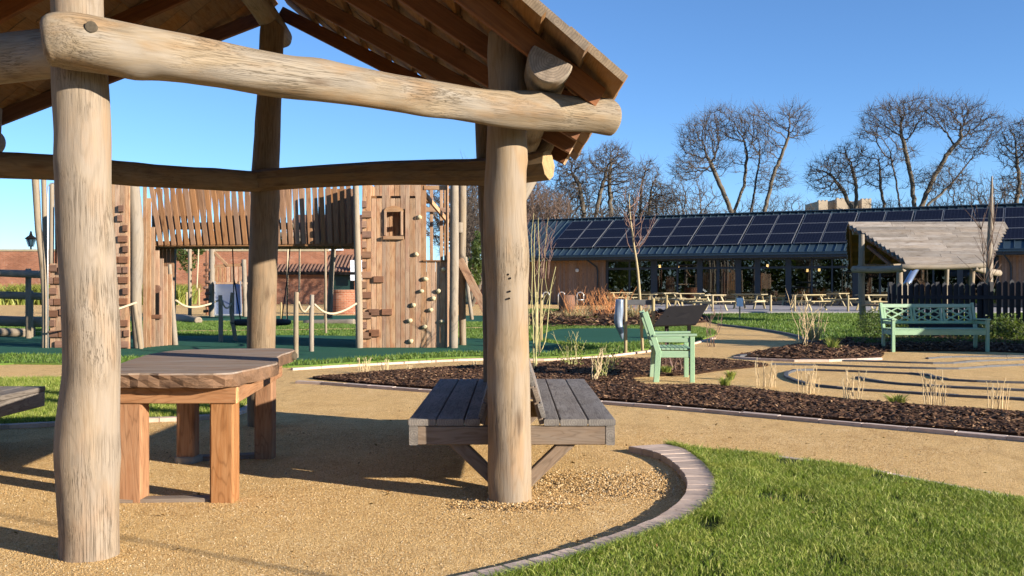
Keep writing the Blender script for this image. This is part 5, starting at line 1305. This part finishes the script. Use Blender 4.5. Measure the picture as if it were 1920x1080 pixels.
# ---------------------------------------------------------------- second play tower with the steel slide
Y2 = 41.5
st = thing('slide_tower', 'small timber play tower with a wide blue-grey steel slide beyond the bridge', 'play structure', (P(425, 0, Y2).x, Y2, 0))
def xp2(pts, w, Y=Y2 + .3, nm='pole', mt=M_LOGFAR): return xpost(pts, Y, w, nm, st, mt, seed=int(pts[0][0]), n=8)
xp2([(398, 452), (397, 530), (397, 594)], [12, 11, 11]); xp2([(457, 487), (459, 540), (460, 592)], [9, 9, 9]); xp2([(392, 500), (392, 594)], [9, 9], Y2 + 3, mt=M_BRN); xp2([(388, 470), (388, 596)], [5, 5], Y2 + 2.6, mt=M_BRN)
plank('top_rail', P(400, 499, Y2 + .3), P(457, 496, Y2 + .3), .08, .12, M_PLANK, st); plank('roof_strut', P(402, 473, Y2 + .3), P(428, 499, Y2 + .3), .1, .14, M_PLANK, st, n=Vector((0, -1, 0)))
for k in range(7): vplank(403 + k * 7.4, 408.5 + k * 7.4, 500, 566, Y2 + 2.4, M_PLANK, 'back_plank', st)
plank('deck', P(400, 531, Y2 + 1.3), P(456, 531, Y2 + 1.3), 2.0, .08, M_PLANK, st)
a0, a1, b0, b1 = P(403, 533, Y2 + .2), P(451, 533, Y2 + .2), P(403, 591, Y2 - 1.6), P(453, 591, Y2 - 1.6)
m = MB(); m.add([a0, a1, b1, b0] + [q + Vector((0, 0, -.03)) for q in (a0, a1, b1, b0)], [(0, 1, 2, 3), (7, 6, 5, 4), (0, 4, 5, 1), (1, 5, 6, 2), (2, 6, 7, 3), (3, 7, 4, 0)]); m.build('slide_bed', M_SLIDE, st)
for p, q in ((a0, b0), (a1, b1)): m = MB(); m.beam(p + Vector((0, 0, .06)), q + Vector((0, 0, .06)), .05, .16); m.build('slide_cheek', M_STEEL, st)
m = MB(); m.beam(b0 + Vector((0, -.05, .02)), b1 + Vector((0, -.05, .02)), .22, .05); m.build('slide_lip', M_STEEL, st)
for k in range(9):
    q = P(386 + (k % 2) * 3, 496 + k * 11, Y2 + .1); log('peg', [q + Vector((-.09, 0, 0)), q + Vector((.09, 0, .02))], .06, M_BRN, st, n=7, sub=1)
# ---------------------------------------------------------------- basket swing
YS = 23.6; xs = P(489, 0, YS).x
sw = thing('basket_swing', 'black round basket swing hanging behind the pavilion back post', 'swing', (xs, YS, .45))
m = MB(); N = 26; m.tube([Vector((xs + .64 * math.cos(2 * math.pi * k / N), YS + .55 * math.sin(2 * math.pi * k / N), .44)) for k in range(N + 1)], .065, 8, bulge=0, cap=False); m.build('ring', M_RUB, sw, smooth=True)
m = MB()
for k in range(-4, 5): m.beam((xs + k * .13, YS - .5, .43), (xs + k * .13, YS + .5, .43), .015, .015); m.beam((xs - .58, YS + k * .115, .44), (xs + .58, YS + k * .115, .44), .015, .015)
tag(m.build('net', M_BROPE, sw), kind='stuff')
for sx_, sy_ in ((-1, -1), (1, -1), (-1, 1), (1, 1)):
    m = MB(); m.tube([(xs + sx_ * .55, YS + sy_ * .3, .47), (xs + .62 + (0 if sx_ > 0 else -1.25), YS, 1.5), (xs + .72 + (0 if sx_ > 0 else -1.4), YS, 2.62)], .014, 6, bulge=0); m.build('hanging_rope', M_BROPE, sw)
sf = thing('swing_frame', 'round timber frame carrying the basket swing, its top hidden by the bridge', 'frame', (xs, YS, 0))
log('crossbar', [P(322, 0, YS + .0) * 0 + Vector((P(322, 0, YS).x, YS, 2.68)), Vector((P(634, 0, YS).x, YS, 2.68))], .085, M_LOGFAR, sf, n=10, sub=3)
xpost([(628, 440), (621, 520), (618, 596)], YS + .1, [9, 10, 11], 'leg', sf, seed=71); xpost([(327, 440), (325, 520), (324, 596)], YS + .1, [9, 10, 11], 'leg', sf, seed=72)
GP_ = 'thin pale swing and climbing ropes behind the bridge'
for i, (x0, x1, y1, Y, lb_) in enumerate(((540, 538, 608, 26, 'pale thick rope hanging just right of the pavilion back post'), (562, 561, 548, 27, 'pale rope hanging down to the tall rope post'), (373, 369, 541, 44, 'thin pale rope hanging in front of the brick wall left of the slide'), (468, 466, 560, 40, 'pale rope close to the left side of the pavilion back post'))):
    rope('hanging_rope', [P(x0, 452 if Y > 30 else 440, Y), P((x0 + x1) / 2, 500, Y), P(x1, y1, Y)], .022 if Y < 30 else .03, M_ROPE, lb_, group=GP_)
rf2 = thing('rope_gantry', 'timber crossbar from which the far pale ropes hang, hidden behind the slats', 'frame', (P(420, 0, 42).x, 42, 0))
log('crossbar', [P(355, 450, 42), P(480, 450, 42)], .1, M_LOGFAR, rf2, n=8, sub=2); xpost([(356, 450), (356, 594)], 42, [7, 7], 'leg', rf2); xpost([(478, 450), (478, 594)], 42, [7, 7], 'leg', rf2)
rf3 = thing('rope_gantry', 'timber crossbar of the nearer pale ropes, hidden behind the slats', 'frame', (P(560, 0, 26.5).x, 26.5, 0))
log('crossbar', [P(500, 441, 26.5), P(612, 441, 26.5)], .08, M_LOGFAR, rf3, n=8, sub=2); xpost([(610, 441), (611, 628)], 26.5, [4, 5], 'leg', rf3); xpost([(500, 441), (500, 628)], 26.5, [5, 5], 'leg', rf3)
for i, (px, y0, y1, w_) in enumerate(((609, 550, 602, 4), (527, 567, 612, 3.5), (350, 548, 575, 4), (358, 540, 577, 4), (373, 541, 577, 4))):
    Y = CH * F / (y1 - HY); t = xpost([(px, y0), (px, y1)], Y, [w_, w_], 'marker_post', None, M_STAKE, n=6)
    tag(t, ['pale square stake in front of the round brick well', 'thin pale stake just right of the pavilion back post', 'small stake with rope by the brick wall, leftmost of three', 'stake before the brick wall, middle of three', 'stake before the brick wall, rightmost of three'][i], 'post', 'pale stakes in the far playground')
a, b = P(571, 607, 33.5), P(664, 605, 33); t = log('log_bench', [a, (a + b) / 2, b], .125, M_LOGFAR, None, n=12, seed=80, sub=3); tag(t, 'long grey log lying on the grass left of the climbing tower foot', 'log')
a, b = P(332, 597, 37), P(372, 601, 34); t = log('log_bench', [a, b], [.17, .13], M_LOGFAR, None, n=12, seed=81, sub=2); tag(t, 'short pale log just right of the left tower', 'log')
m = MB(); q = P(668, 507, 69.6); m.box(q, (.8, .05, 1.4)); tag(m.build('notice_board', M_WHITE), 'pale notice on the outbuilding beside the green door', 'notice')

# ================================================================ MINT ARMCHAIR AND BENCH
def seatbench(label, origin, rz, W, lattice=True, D=.62, H=.94, cat='bench', name='garden_bench'):
    M = Matrix.Translation(Vector(origin)) @ Matrix.Rotation(rz, 4, 'Z')
    t = tag(newobj(name, None, M), label, cat)
    Wd = lambda x, y, z: M @ Vector((x, y, z)); R3 = M.to_3x3(); X = R3 @ Vector((1, 0, 0)); Yv = R3 @ Vector((0, 1, 0)); Z = Vector((0, 0, 1))
    h = W / 2; g = M_GREENP
    # front is -y
    for s_ in (-1, 1):
        x = s_ * (h - .03)
        plank('front_leg', Wd(x, -D / 2 + .03, -.02), Wd(x, -D / 2 + .03, .615), .062, .062, g, t, n=Yv)
        plank('back_leg', Wd(x, D / 2 - .06, -.02), Wd(x, D / 2 - .09, .43), .055, .075, g, t, n=Yv)
        plank('back_stile', Wd(x, D / 2 - .09, .40), Wd(x, D / 2 + .09, H), .055, .075, g, t, n=Yv)
        plank('armrest', Wd(x, -D / 2 - .03, .635), Wd(x, D / 2 - .02, .625), .085, .032, g, t, n=Z, ch=.01)
        plank('arm_rail', Wd(x, -D / 2 + .05, .565), Wd(x, D / 2 - .05, .565), .03, .06, g, t, n=Z)
        plank('side_rail', Wd(x, -D / 2 + .05, .375), Wd(x, D / 2 - .08, .375), .035, .09, g, t, n=Z)
    plank('front_rail', Wd(-h + .06, -D / 2 + .03, .38), Wd(h - .06, -D / 2 + .03, .38), .035, .10, g, t, n=Z)
    ns = 8
    for k in range(ns):
        y_ = -D / 2 + .035 + k * (D - .10) / ns + .02; plank('seat_slat', Wd(-h + .02 if k else -h + .06, y_, .445), Wd(h - .02 if k else h - .06, y_, .445), .052, .022, g, t, n=Z)
    bp = lambda x, z: Wd(x, D / 2 - .09 + (z - .40) * .18 / (H - .40), z)
    bn_ = (R3 @ Vector((0, -1, .33))).normalized()
    plank('top_rail', bp(-h + .055, H - .055), bp(h - .055, H - .055), .075, .035, g, t, n=bn_)
    plank('lower_rail', bp(-h + .055, .56), bp(h - .055, .56), .06, .035, g, t, n=bn_)
    z0, z1 = .59, H - .095
    if lattice:
        pw = (W - .12) / 3
        for i in range(3):
            x0 = -h + .06 + i * pw + .03; x1 = x0 + pw - .06
            for xx in (x0, x1): plank('lattice_stile', bp(xx, z0), bp(xx, z1), .045, .03, g, t, n=bn_)
            xm, zm = (x0 + x1) / 2, (z0 + z1) / 2
            for (a, b, c, d) in ((x0, z0, x1, z1), (x0, z1, x1, z0)): plank('lattice_bar', bp(a, b), bp(c, d), .032, .02 if b < c else .024, g, t, n=bn_)
            for (a, b, c, d) in ((x0, zm, xm, z1), (xm, z1, x1, zm), (x1, zm, xm, z0), (xm, z0, x0, zm)): plank('lattice_bar', bp(a, b), bp(c, d), .026, .016, g, t, n=bn_)
    else:
        for k in range(7):
            x = -h + .12 + k * (W - .24) / 6; plank('back_slat', bp(x, z0 - .01), bp(x, z1 + .01), .045, .02, g, t, n=bn_)
    return t
q1 = G(1763, 660); seatbench('mint green three-seat garden bench with crossed lattice back by the black fence', (q1.x, q1.y + .28, 0), 0.0, 1.90)
M_CH = seatbench('mint green garden armchair seen from its side on the mulch edge', (P(1257, 0, 14.0).x, 14.0, 0), R(90) - R(4), .86, False, D=.57, cat='chair', name='garden_armchair')

# ---------------------------------------------------------------- information lectern
lc = thing('information_lectern', 'tilted dark information board on two black posts behind the mint armchair', 'sign', (P(1272, 0, 19).x, 19, 0))
L0, L1, L2, L3 = P(1222, 613, 18.2), P(1304, 610, 19.4), P(1327, 573, 20.3), P(1252, 577, 19.3)
m = MB(); nn = (L1 - L0).cross(L3 - L0).normalized() * .035; m.add([L0, L1, L2, L3] + [q + nn for q in (L0, L1, L2, L3)], [(0, 1, 2, 3), (7, 6, 5, 4), (0, 4, 5, 1), (1, 5, 6, 2), (2, 6, 7, 3), (3, 7, 4, 0)]); m.build('board', M_BLACK, lc)
for a, y0, Y in ((1250, 592, 18.9), (1292, 588, 20.1)):
    c = P(a, y0, Y); plank('post', (c.x, Y, -.05), (c.x, Y, c.z), .07, .07, M_BLACK, lc, n=Vector((0, 1, 0)))
# small notice on a stake, dark tree-stake on the lawn
c = G(1387, 601); t = thing('notice_stake', 'tiny white-blue notice on a short stake on the sunlit lawn', 'sign', c); plank('stake', c, c + Vector((0, 0, .55)), .05, .04, M_STAKE, t, n=Vector((0, 1, 0))); m = MB(); m.box(c + Vector((0, -.03, .68)), (.24, .02, .32)); m.build('card', M_WHITE, t)
m = MB(); q = P(1354, 525, 63.5); m.box(q, (.9, .02, .45)); tag(m.build('window_notice', flatmat('blue_notice', (.25, .33, .6), .5)), 'small blue and white notice on the glazed cafe door', 'notice')

# ================================================================ SAPLINGS, STAKES, STEMS
def stems(name, label, cat, base, n, h, spread, r, mat, group=None, br_=0, wob=.05, seed=0, top=.35, splay=0.0):
    r_ = random.Random(seed); m = MB(); base = Vector(base)
    for i in range(n):
        a = r_.uniform(0, 6.28); d = spread * r_.uniform(.1, 1); p = base + Vector((math.cos(a) * d, math.sin(a) * d, -.02)); hh = h * r_.uniform(.6, 1.1)
        la = a + r_.uniform(-.6, .6); l = splay * r_.uniform(.3, 1) * hh
        pts = [p]; K = 5
        for k in range(1, K + 1):
            t = k / K; pts.append(p + Vector((math.cos(la) * l * t ** 1.3 + r_.gauss(0, wob) * hh * .3, math.sin(la) * l * t ** 1.3 + r_.gauss(0, wob) * hh * .3, hh * t)))
        m.tube(pts, [r * (1 - (1 - top) * k / K) for k in range(K + 1)], 5, bulge=0)
        for b in range(br_):
            k = r_.randint(2, K - 1); q = pts[k]; bd = Vector((r_.uniform(-1, 1), r_.uniform(-1, 1), r_.uniform(.8, 1.8))).normalized() * hh * r_.uniform(.15, .35)
            m.tube([q, q + bd * .5 + Vector((0, 0, .02)), q + bd], [r * .5, r * .4, r * .25], 4, bulge=0)
    return tag(m.build(name, mat, smooth=True), label, cat, group)
GT = 'clumps of cut tan stems in the mulch'
for i, (px, py, s_, lb_) in enumerate(((683, 700, .85, 'pair of cut tan stems, leftmost in the long mulch bed'), (720, 697, .7, 'small cut tan clump second from left in the long bed'), (766, 697, .4, 'tiny tan clump behind the left bench seat edge'), (1437, 727, 1.25, 'loose thin tan clump right of the armchair'), (1515, 738, 1.2, 'tan clump in front of the labyrinth loop'),
                                       (1597, 753, 1.3, 'tight tan clump, third from the right in the long bed'), (1752, 762, 1.35, 'tan clump second from the right in the long bed'), (1868, 768, 1.1, 'rightmost tan clump in the long bed'), (889, 690, .4, 'tiny tan clump left of the central post'))):
    c = G(px, py); stems('pruned_plant', lb_, 'plant', c, 13, .29 * s_, .11 * s_, .0052, M_STEMTAN, GT, br_=1, wob=.05, seed=i, top=.7, splay=.16)
for i, (px, py, h_, n, mt, lb_) in enumerate(((1110, 718, .5, 7, M_STEMTAN, 'few thin tan twigs in the mulch right of the bench'), (1000, 664, 2.0, 4, M_STEMGRN, 'tall yellowish willow sapling just right of the central post'), (1262, 700, .55, 6, M_STEMRED, 'low reddish twigs behind the armchair seat'),
                                           (1330, 650, 1.0, 5, M_STEMRED, 'upright red twigs rising beside the lectern'), (1525, 640, .9, 18, M_STEMTAN, 'big pale grass-like clump on the bed left of the mint bench'), (1510, 655, 1.1, 7, M_STEMTAN, 'few long arching pale stems left of the mint bench'))):
    stems('dry_plant', lb_, 'plant', G(px, py), n, h_, .12 if n < 10 else .3, .008, mt, None, br_=3, wob=.12, seed=20 + i, splay=.35 if h_ < 2 else .12)
# staked sapling right of the pavilion
YQ = 19.6
sp = thing('staked_sapling', 'young bare reddish tree tied between two pale stakes behind the armchair', 'tree', (P(1203, 0, YQ).x, YQ, 0))
tk = [P(1205, 642, YQ + .2), P(1201, 580, YQ), P(1196, 510, YQ), P(1188, 455, YQ), P(1181, 400, YQ), P(1180, 365, YQ)]; tk[0].z = -.05
log('trunk', tk, [.03, .028, .024, .02, .013, .006], M_STAKE, sp, n=8, sub=3)
m = MB(); r9 = random.Random(9)
for i in range(17):
    t = r9.uniform(.50, .92); j = t * 5; k = int(j); p = tk[k].lerp(tk[min(5, k + 1)], j - k); a = r9.uniform(0, 6.28); L_ = r9.uniform(.35, .75) * (1.15 - t * .4)
    q = [p]; 
    for s_ in range(1, 6): u = s_ / 5; q.append(p + Vector((math.cos(a) * L_ * .62 * u ** .8, math.sin(a) * L_ * .62 * u ** .8, L_ * (.25 * u + .75 * u * u))) + Vector((r9.gauss(0, .012), r9.gauss(0, .012), 0)))
    m.tube(q, [.010, .009, .008, .007, .005, .003], 5, bulge=0)
    for z_ in range(2): w_ = q[r9.randint(2, 4)]; m.tube([w_, w_ + Vector((r9.uniform(-.1, .1), r9.uniform(-.1, .1), r9.uniform(.08, .2)))], [.005, .003], 4, bulge=0)
m.build('crown', M_STEMRED, sp, smooth=True)
tf = thing('tree_stakes', 'pair of pale round stakes with a dark cross board holding the reddish sapling', 'stake', (P(1203, 0, YQ).x, YQ, 0))
for a, y0 in ((1173, 560), (1225, 560)):
    c = P(a, y0, YQ - .1); log('stake', [(c.x, YQ - .1, -.05), c], .032, M_STAKE, tf, n=8, sub=1)
plank('cross_board', P(1176, 567, YQ - .04), P(1222, 567, YQ - .04), .02, .10, M_SLATE, tf, n=Vector((0, 0, 1)))
c = P(1160, 560, 21); c0_ = P(1165, 636, 21)
sl = tag(log('wrapped_sapling', [P(1167, 636, 21), P(1164, 622, 21), P(1160, 605, 21), P(1161, 585, 21), P(1162, 562, 21)], [.015, .06, .085, .09, .08], M_PLASTIC, None, n=14, lump=.09, seed=3, sub=4), 'crumpled silver plastic sleeve hanging beside the left stake', 'bag')
# multi-stem birch like sapling by the central post
YR = 15.2
sb = thing('willow_sapling', 'group of tall thin pale stems tied to short stakes right of the central post', 'tree', (P(1005, 0, YR).x, YR, 0))
for i, pts in enumerate((((1001, 696), (1000, 620), (997, 560), (998, 500), (996, 450), (1001, 400)), ((1004, 700), (1006, 620), (1004, 560), (1001, 490), (1003, 420)), ((1008, 702), (1004, 640), (1008, 560), (1011, 480), (1009, 420), (1010, 408)), ((1012, 665), (1014, 560), (1020, 490), (1025, 430), (1028, 408)), ((1008, 668), (1022, 640), (1028, 590), (1033, 540), (1042, 500)))):
    q = [P(a, b, YR + i * .3) for a, b in pts]; log('stem', q, [.010 - .0013 * k for k in range(len(q))], M_STEMGRN if i != 3 else M_STAKE, sb, n=6, sub=3)
stems('twiggy_sapling', 'thin reddish twigs at the top of the pale stems beside the central post', 'plant', P(1018, 520, 16), 9, 1.0, .12, .006, M_STEMRED, None, br_=3, wob=.12, seed=77, splay=.25)
YK = 23
for i, (a, y0, w_) in enumerate(((1005, 548, 9), (1015, 552, 5))):
    c = P(a, y0, YK); b_ = Vector((c.x, YK, -.05)); t = log('tree_stake', [b_, c], w_ * YK / F / 2, M_STAKE, None, n=8, sub=1); tag(t, ['thick pale tree stake with dark tie beside the central post', 'thinner stake right of the thick tree stake'][i], 'stake')
m = MB(); q = P(1010, 560, YK - .1); m.box(q, (.26, .12, .05)); tag(m.build('stake_tie', M_BLACK), 'dark rubber tie round the two stakes by the central post', 'tie')
# orange dogwood and dry grasses in the far bed
GO = 'orange dogwood clumps in the far bed'
for i, (px, py, h_, lb_) in enumerate(((1078, 603, 1.4, 'bright orange dogwood clump, leftmost in the far bed'), (1128, 600, 1.5, 'orange dogwood clump in the middle of the far bed'), (1150, 602, 1.5, 'orange dogwood clump left of the silver sleeve'), (1195, 600, 1.1, 'orange twigs glimpsed between the two tree stakes'), (1108, 594, 1.3, 'orange dogwood at the back of the far bed'), (1135, 590, 1.4, 'orange red dogwood hindmost of the far bed'), (1160, 592, 1.3, 'orange dogwood behind the one by the silver sleeve'))):
    stems('dogwood', lb_, 'shrub', G(px, py), 15, h_ * .78, .3, .012, M_STEMORG, GO, br_=3, wob=.12, seed=40 + i, splay=.5)
def tuft(label, c, n, h, r_, mat, wd=.02, cat='plant', name='grass_tuft'):
    a = rs.uniform(0, 6.28, n); d = r_ * rs.uniform(0, 1, n) ** .5 * .5; x = c.x + np.cos(a) * d; y = c.y + np.sin(a) * d; hh = h * rs.uniform(.6, 1.1, n); l = r_ * rs.uniform(.3, 1.2, n)
    b = np.stack([x, y, np.zeros(n)], 1); t = b + np.stack([np.cos(a) * l, np.sin(a) * l, hh], 1); md = b + np.stack([np.cos(a) * l * .35, np.sin(a) * l * .35, hh * .65], 1); s_ = np.stack([-np.sin(a), np.cos(a), 0 * a], 1) * wd / 2
    v = np.stack([b - s_, b + s_, md + s_, md - s_, t], 1).reshape(-1, 3); i = (np.arange(n) * 5)[:, None]; f = np.concatenate([i + [0, 1, 2], i + [0, 2, 3], i + [3, 2, 4]], 0)
    tag(newobj(name, np_mesh(name, v - np.array([c.x, c.y, 0]), f, mat), Matrix.Translation((c.x, c.y, 0))), label, cat)
for px, py, h_, r_, mt, lb_ in ((1072, 606, .5, .35, M_DRYLEAF, 'dry straw tuft at the foot of the leftmost dogwood'), (1095, 605, .55, .4, M_DRYLEAF, 'dry straw tuft between two dogwoods'), (1110, 608, .3, .25, M_LEAFY, 'small yellow green dome plant at the front of the far bed'), (1040, 606, .45, .3, M_DRYLEAF, 'straw tuft near the tied stakes in the far bed'),
                                (1192, 606, .7, .35, M_DRYLEAF, 'straw tuft between the two sapling stakes'), (1210, 603, .6, .3, M_DRYLEAF, 'straw tuft left of the right sapling stake'), (1560, 662, .3, .16, M_LEAFY, 'bright yellow green seedling on the bed left of the mint bench'), (1525, 641, .45, .25, M_DRYLEAF, 'pale dry tuft at the path corner of the bench bed'), (1370, 712, .13, .08, M_LEAFY, 'little green sprout behind the armchair on the mulch'), (1360, 728, .15, .09, M_LEAFY, 'green sprout just right of the armchair legs'),
                                (1682, 757, .10, .16, M_LEAFY, 'low yellow green sprout on the long bed before the labyrinth'), (1250, 703, .14, .1, M_LEAFY, 'green sprout under the armchair seat')):
    tuft(lb_, G(px, py), 90, h_, r_, mt, .014)
for px, py, r_, n, lb_ in ((1070, 690, .22, 260, 'small olive leafy shrub right of the bench top'), (1140, 700, .16, 180, 'tiny leafy shrub in the mulch right of the grey bench'), (1128, 712, .12, 120, 'sprig with few green leaves at the front of the mulch')):
    c = G(px, py); sbr = leafcloud('small_shrub', [((c.x, c.y, r_ * 1.1), (r_, r_, r_ * 1.2))], n, .022, M_LEAFY, label=lb_, cat='shrub', base=(c.x, c.y, 0))
    stp = stems('stem', None, None, c, 9, r_ * 2.6, r_ * .5, .006, M_STEMGRN, None, 1, .1, seed=int(px), splay=.4); stp.parent = sbr; stp.matrix_basis = WM[sbr.name].inverted() @ WM[stp.name]
for i, (px, py, r_, Y) in enumerate(((1655, 640, .55, 24), (1640, 628, .5, 27), (1880, 640, .5, 22.5), (1905, 636, .4, 23))):
    c = Vector((P(px, 0, Y).x, Y, 0)); leafcloud('dark_shrub', [((c.x, Y, r_ * .55), (r_, r_, r_ * .75))], 1500, .035, M_LEAF, label=['dark bushy evergreen at the left end of the mint bench', 'dark shrub at the foot of the right pavilion post', 'dark shrub against the fence right of the mint bench', 'dark shrub at the right edge against the fence'][i], cat='shrub', base=c)
tufts('bedding_plants', [q for q in (G(1600, 650), G(2000, 652), G(2000, 641), G(1600, 640))], 5000, .14, .03, M_LEAF, 'low dark bedding plants behind and beside the mint bench', .8)
# low tussock behind gap and bin barrel
c = G(1063, 588); t = thing('half_barrel', 'dark barrel planter behind the leftmost dogwood', 'barrel', c); m = MB(); m.tube([c, c + Vector((0, 0, .45)), c + Vector((0, 0, .85))], [.33, .4, .36], 14, bulge=.1); m.build('barrel', M_BRN, t, smooth=True)
# tall thin pole at the right
c = Vector((P(1853, 0, 27).x, 27, 0)); log_ = log('tall_pole', [c, P(1855, 480, 27), P(1858, 400, 27), P(1860, 330, 27)], [.09, .075, .06, .018], M_LOGFAR, None, n=10, sub=3); tag(log_, 'tall thin pale pole rising in front of the right pavilion roof', 'pole')
stems('thin_sapling', 'dark thin-branched sapling standing beside the tall pole before the roof', 'tree', Vector((P(1851, 0, 26.5).x, 26.5, 0)), 3, 3.3, .05, .016, M_TWIG, None, br_=12, wob=.05, seed=88, splay=.08)

# ================================================================ RIGHT PAVILION
rp = thing('timber_pavilion', 'smaller log pavilion with silvered lapped board roof behind the mint bench', 'pavilion', (P(1735, 0, 35).x, 35, 0))
q0, q1_, q2, q3 = P(1704, 503, 33.0), P(1844, 502, 33.0), P(1594, 434, 36.2), P(1880, 426, 36.2)
q2.z = q3.z = (q2.z + q3.z) / 2; q0.z = q1_.z = (q0.z + q1_.z) / 2
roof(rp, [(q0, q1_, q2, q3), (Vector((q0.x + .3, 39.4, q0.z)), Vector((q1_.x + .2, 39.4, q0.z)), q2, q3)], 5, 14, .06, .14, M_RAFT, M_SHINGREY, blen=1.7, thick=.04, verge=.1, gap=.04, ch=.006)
def rpost(pts, Y, w, seed): return xpost(pts, Y, w, 'post', rp, M_LOGFAR, seed=seed, n=12, lump=.03)
rpost([(1616, 440), (1615, 520), (1616, 560), (1619, 606)], 34.8, [10, 12, 12, 13], 91)
rpost([(1687, 500), (1686, 560), (1684, 612)], 33.0, [11, 12, 13], 92); rpost([(1824, 498), (1821, 560), (1820, 612)], 33.0, [10, 9, 9], 93)
rpost([(1776, 492), (1774, 560), (1772, 600)], 38.5, [8, 7, 7], 94); rpost([(1858, 440), (1857, 520), (1857, 600)], 36.0, [9, 9, 9], 95)
for a, b, r_ in ((P(1600, 505, 34.6), P(1696, 503, 32.8), .115), (P(1690, 500, 32.8), P(1850, 497, 32.8), .09), (P(1826, 501, 32.8), P(1873, 512, 34.4), .11), (P(1612, 500, 35), P(1700, 498, 39.3), .1), (P(1690, 500, 39.3), P(1840, 500, 39.3), .09)):
    log('beam', [a, (a + b) / 2 + Vector((0, 0, -.03)), b], r_, M_LOGFAR, rp, n=12, lump=.02, sub=3)
log('ridge_pole', [q2 + Vector((.1, 0, -.1)), q3 + Vector((-.1, 0, -.1))], .1, M_LOGFAR, rp, n=10, sub=2)
plank('brace', P(1628, 462, 35), P(1672, 498, 33.6), .12, .09, M_RAFT, rp)
plank('seat_board', P(1624, 572, 34.6), P(1682, 574, 33.2), .4, .06, M_PLANK, rp)
# black picket fence
fc = thing('picket_fence', 'black stained picket fence behind the mint bench', 'fence', (P(1800, 0, 24).x, 24, 0))
YF = 24.5
def fy(px): return YF - (px - 1670) * .006
px = 1676.0; kf = 0
while px < 1990:
    Y = fy(px); w_ = 8.4; a = P(px, 0, Y)
    top = 1.36 + .02 * math.sin(kf * 2.3) + (.06 if px > 1850 else 0)
    if not (1858 < px < 1864):
        m = MB(); c = Vector((a.x, Y, 0)); hw = w_ * Y / F / 2
        m.add([(c.x - hw, Y, .04), (c.x + hw, Y, .04), (c.x + hw, Y, top - .05), (c.x, Y, top), (c.x - hw, Y, top - .05)] + [(c.x - hw, Y + .02, .04), (c.x + hw, Y + .02, .04), (c.x + hw, Y + .02, top - .05), (c.x, Y + .02, top), (c.x - hw, Y + .02, top - .05)],
              [(0, 1, 2, 3, 4), (9, 8, 7, 6, 5)] + [(i, i + 5, (i + 1) % 5 + 5, (i + 1) % 5) for i in range(5)])
        m.build('picket', M_FENCE, fc)
    px += 12.2 if px > 1820 else 10.6; kf += 1
for z in (.35, 1.02): plank('fence_rail', (P(1670, 0, fy(1670)).x, fy(1670) + .045, z), (P(1995, 0, fy(1995)).x, fy(1995) + .045, z), .04, .09, M_FENCE, fc)
for px in (1672, 1760, 1845, 1862, 1940): a = P(px, 0, fy(px)); plank('fence_post', (a.x, fy(px) + .11, -.05), (a.x, fy(px) + .11, 1.38), .09, .09, M_FENCE, fc, n=Vector((0, 1, 0)))
# play things glimpsed between the right pavilion posts
sd_ = thing('tube_slide', 'pale blue slide seen between the posts of the right pavilion', 'slide', (P(1705, 0, 42).x, 42, 0)); log('chute', [P(1700, 534, 41), P(1712, 512, 42), P(1720, 500, 43)], .14, M_SLIDE, sd_, n=10, sub=2)
log('support', [Vector((P(1700, 0, 41).x, 41, -.1)), P(1700, 530, 41)], .08, M_LOGFAR, sd_, n=8, sub=1)

# ================================================================ UNSEEN SHED ADDED PAST THE RIGHT EDGE (shaped to shade the mint bench)
uu, vv = Vector((.857, -.515, 0)), Vector((.515, .857, 0)); so = uu * 3.2 + vv * 22.75
sh = thing('unseen_shed', 'unseen steep-roofed timber shed, added outside the right edge to shade the mint bench', 'shed', so)
def SP(u, v, z): return so + uu * u + vv * v + Vector((0, 0, z))
for s_ in (-1, 1):
    for k in range(20):
        v = -1.62 + k * .17; plank('wall_board', SP(s_ * 1.1, v, .02), SP(s_ * 1.1, v, 1.72 + 1.62 - abs(v)), .165, .025, M_CLAD, sh, n=uu)
    plank('side_wall', SP(-1.1, s_ * 1.66, .9), SP(1.1, s_ * 1.66, .9), .03, 1.8, M_CLAD, sh)
    plank('roof_slope', SP(-1.25, s_ * .92, 2.58), SP(1.25, s_ * .92, 2.58), 2.6, .05, M_SHIN, sh, n=(vv * s_ + Vector((0, 0, 1))).normalized())

po = thing('garden_pole', 'tall thin pole behind the camera whose faint shadow crosses the gravel', 'pole', (5.75, .65, 0))
log('pole', [(5.75, .65, -.05), (5.76, .65, 1.6), (5.74, .65, 3.3)], [.018, .016, .012], M_STAKE, po, n=8, sub=2)

# further play equipment outside the left edge: the cafe glass mirrors it
for i, (x_, y_, r_, s_) in enumerate(((-27, 20, -1.0, 1.3), (-37, 12, -.6, 1.4), (-45, -4, -1.3, 1.4))):
    dup_tree(st, Matrix.Translation((x_, y_, 0)) @ Matrix.Rotation(r_, 4, 'Z') @ Matrix.Scale(s_, 4), ['slide tower outside the left edge, nearest the castle', 'slide tower outside the left edge, second from the castle', 'slide tower outside the left edge, farthest away'][i], group='slide towers outside the left edge')
for i in range(9):
    c = Vector((-24 - i * 3.3, 27 - i * 4.0, 0)); t = log('tall_pole', [c - Vector((0, 0, .05)), c + Vector((.1, 0, 2.4)), c + Vector((-.1, 0, 4.2 + (i % 3) * .5))], [.15, .13, .11], M_LOGFAR, None, n=8, sub=2, seed=i)
    tag(t, 'pale upright pole outside the left edge, mirrored in the cafe glass', 'pole', 'pale poles outside the left edge')
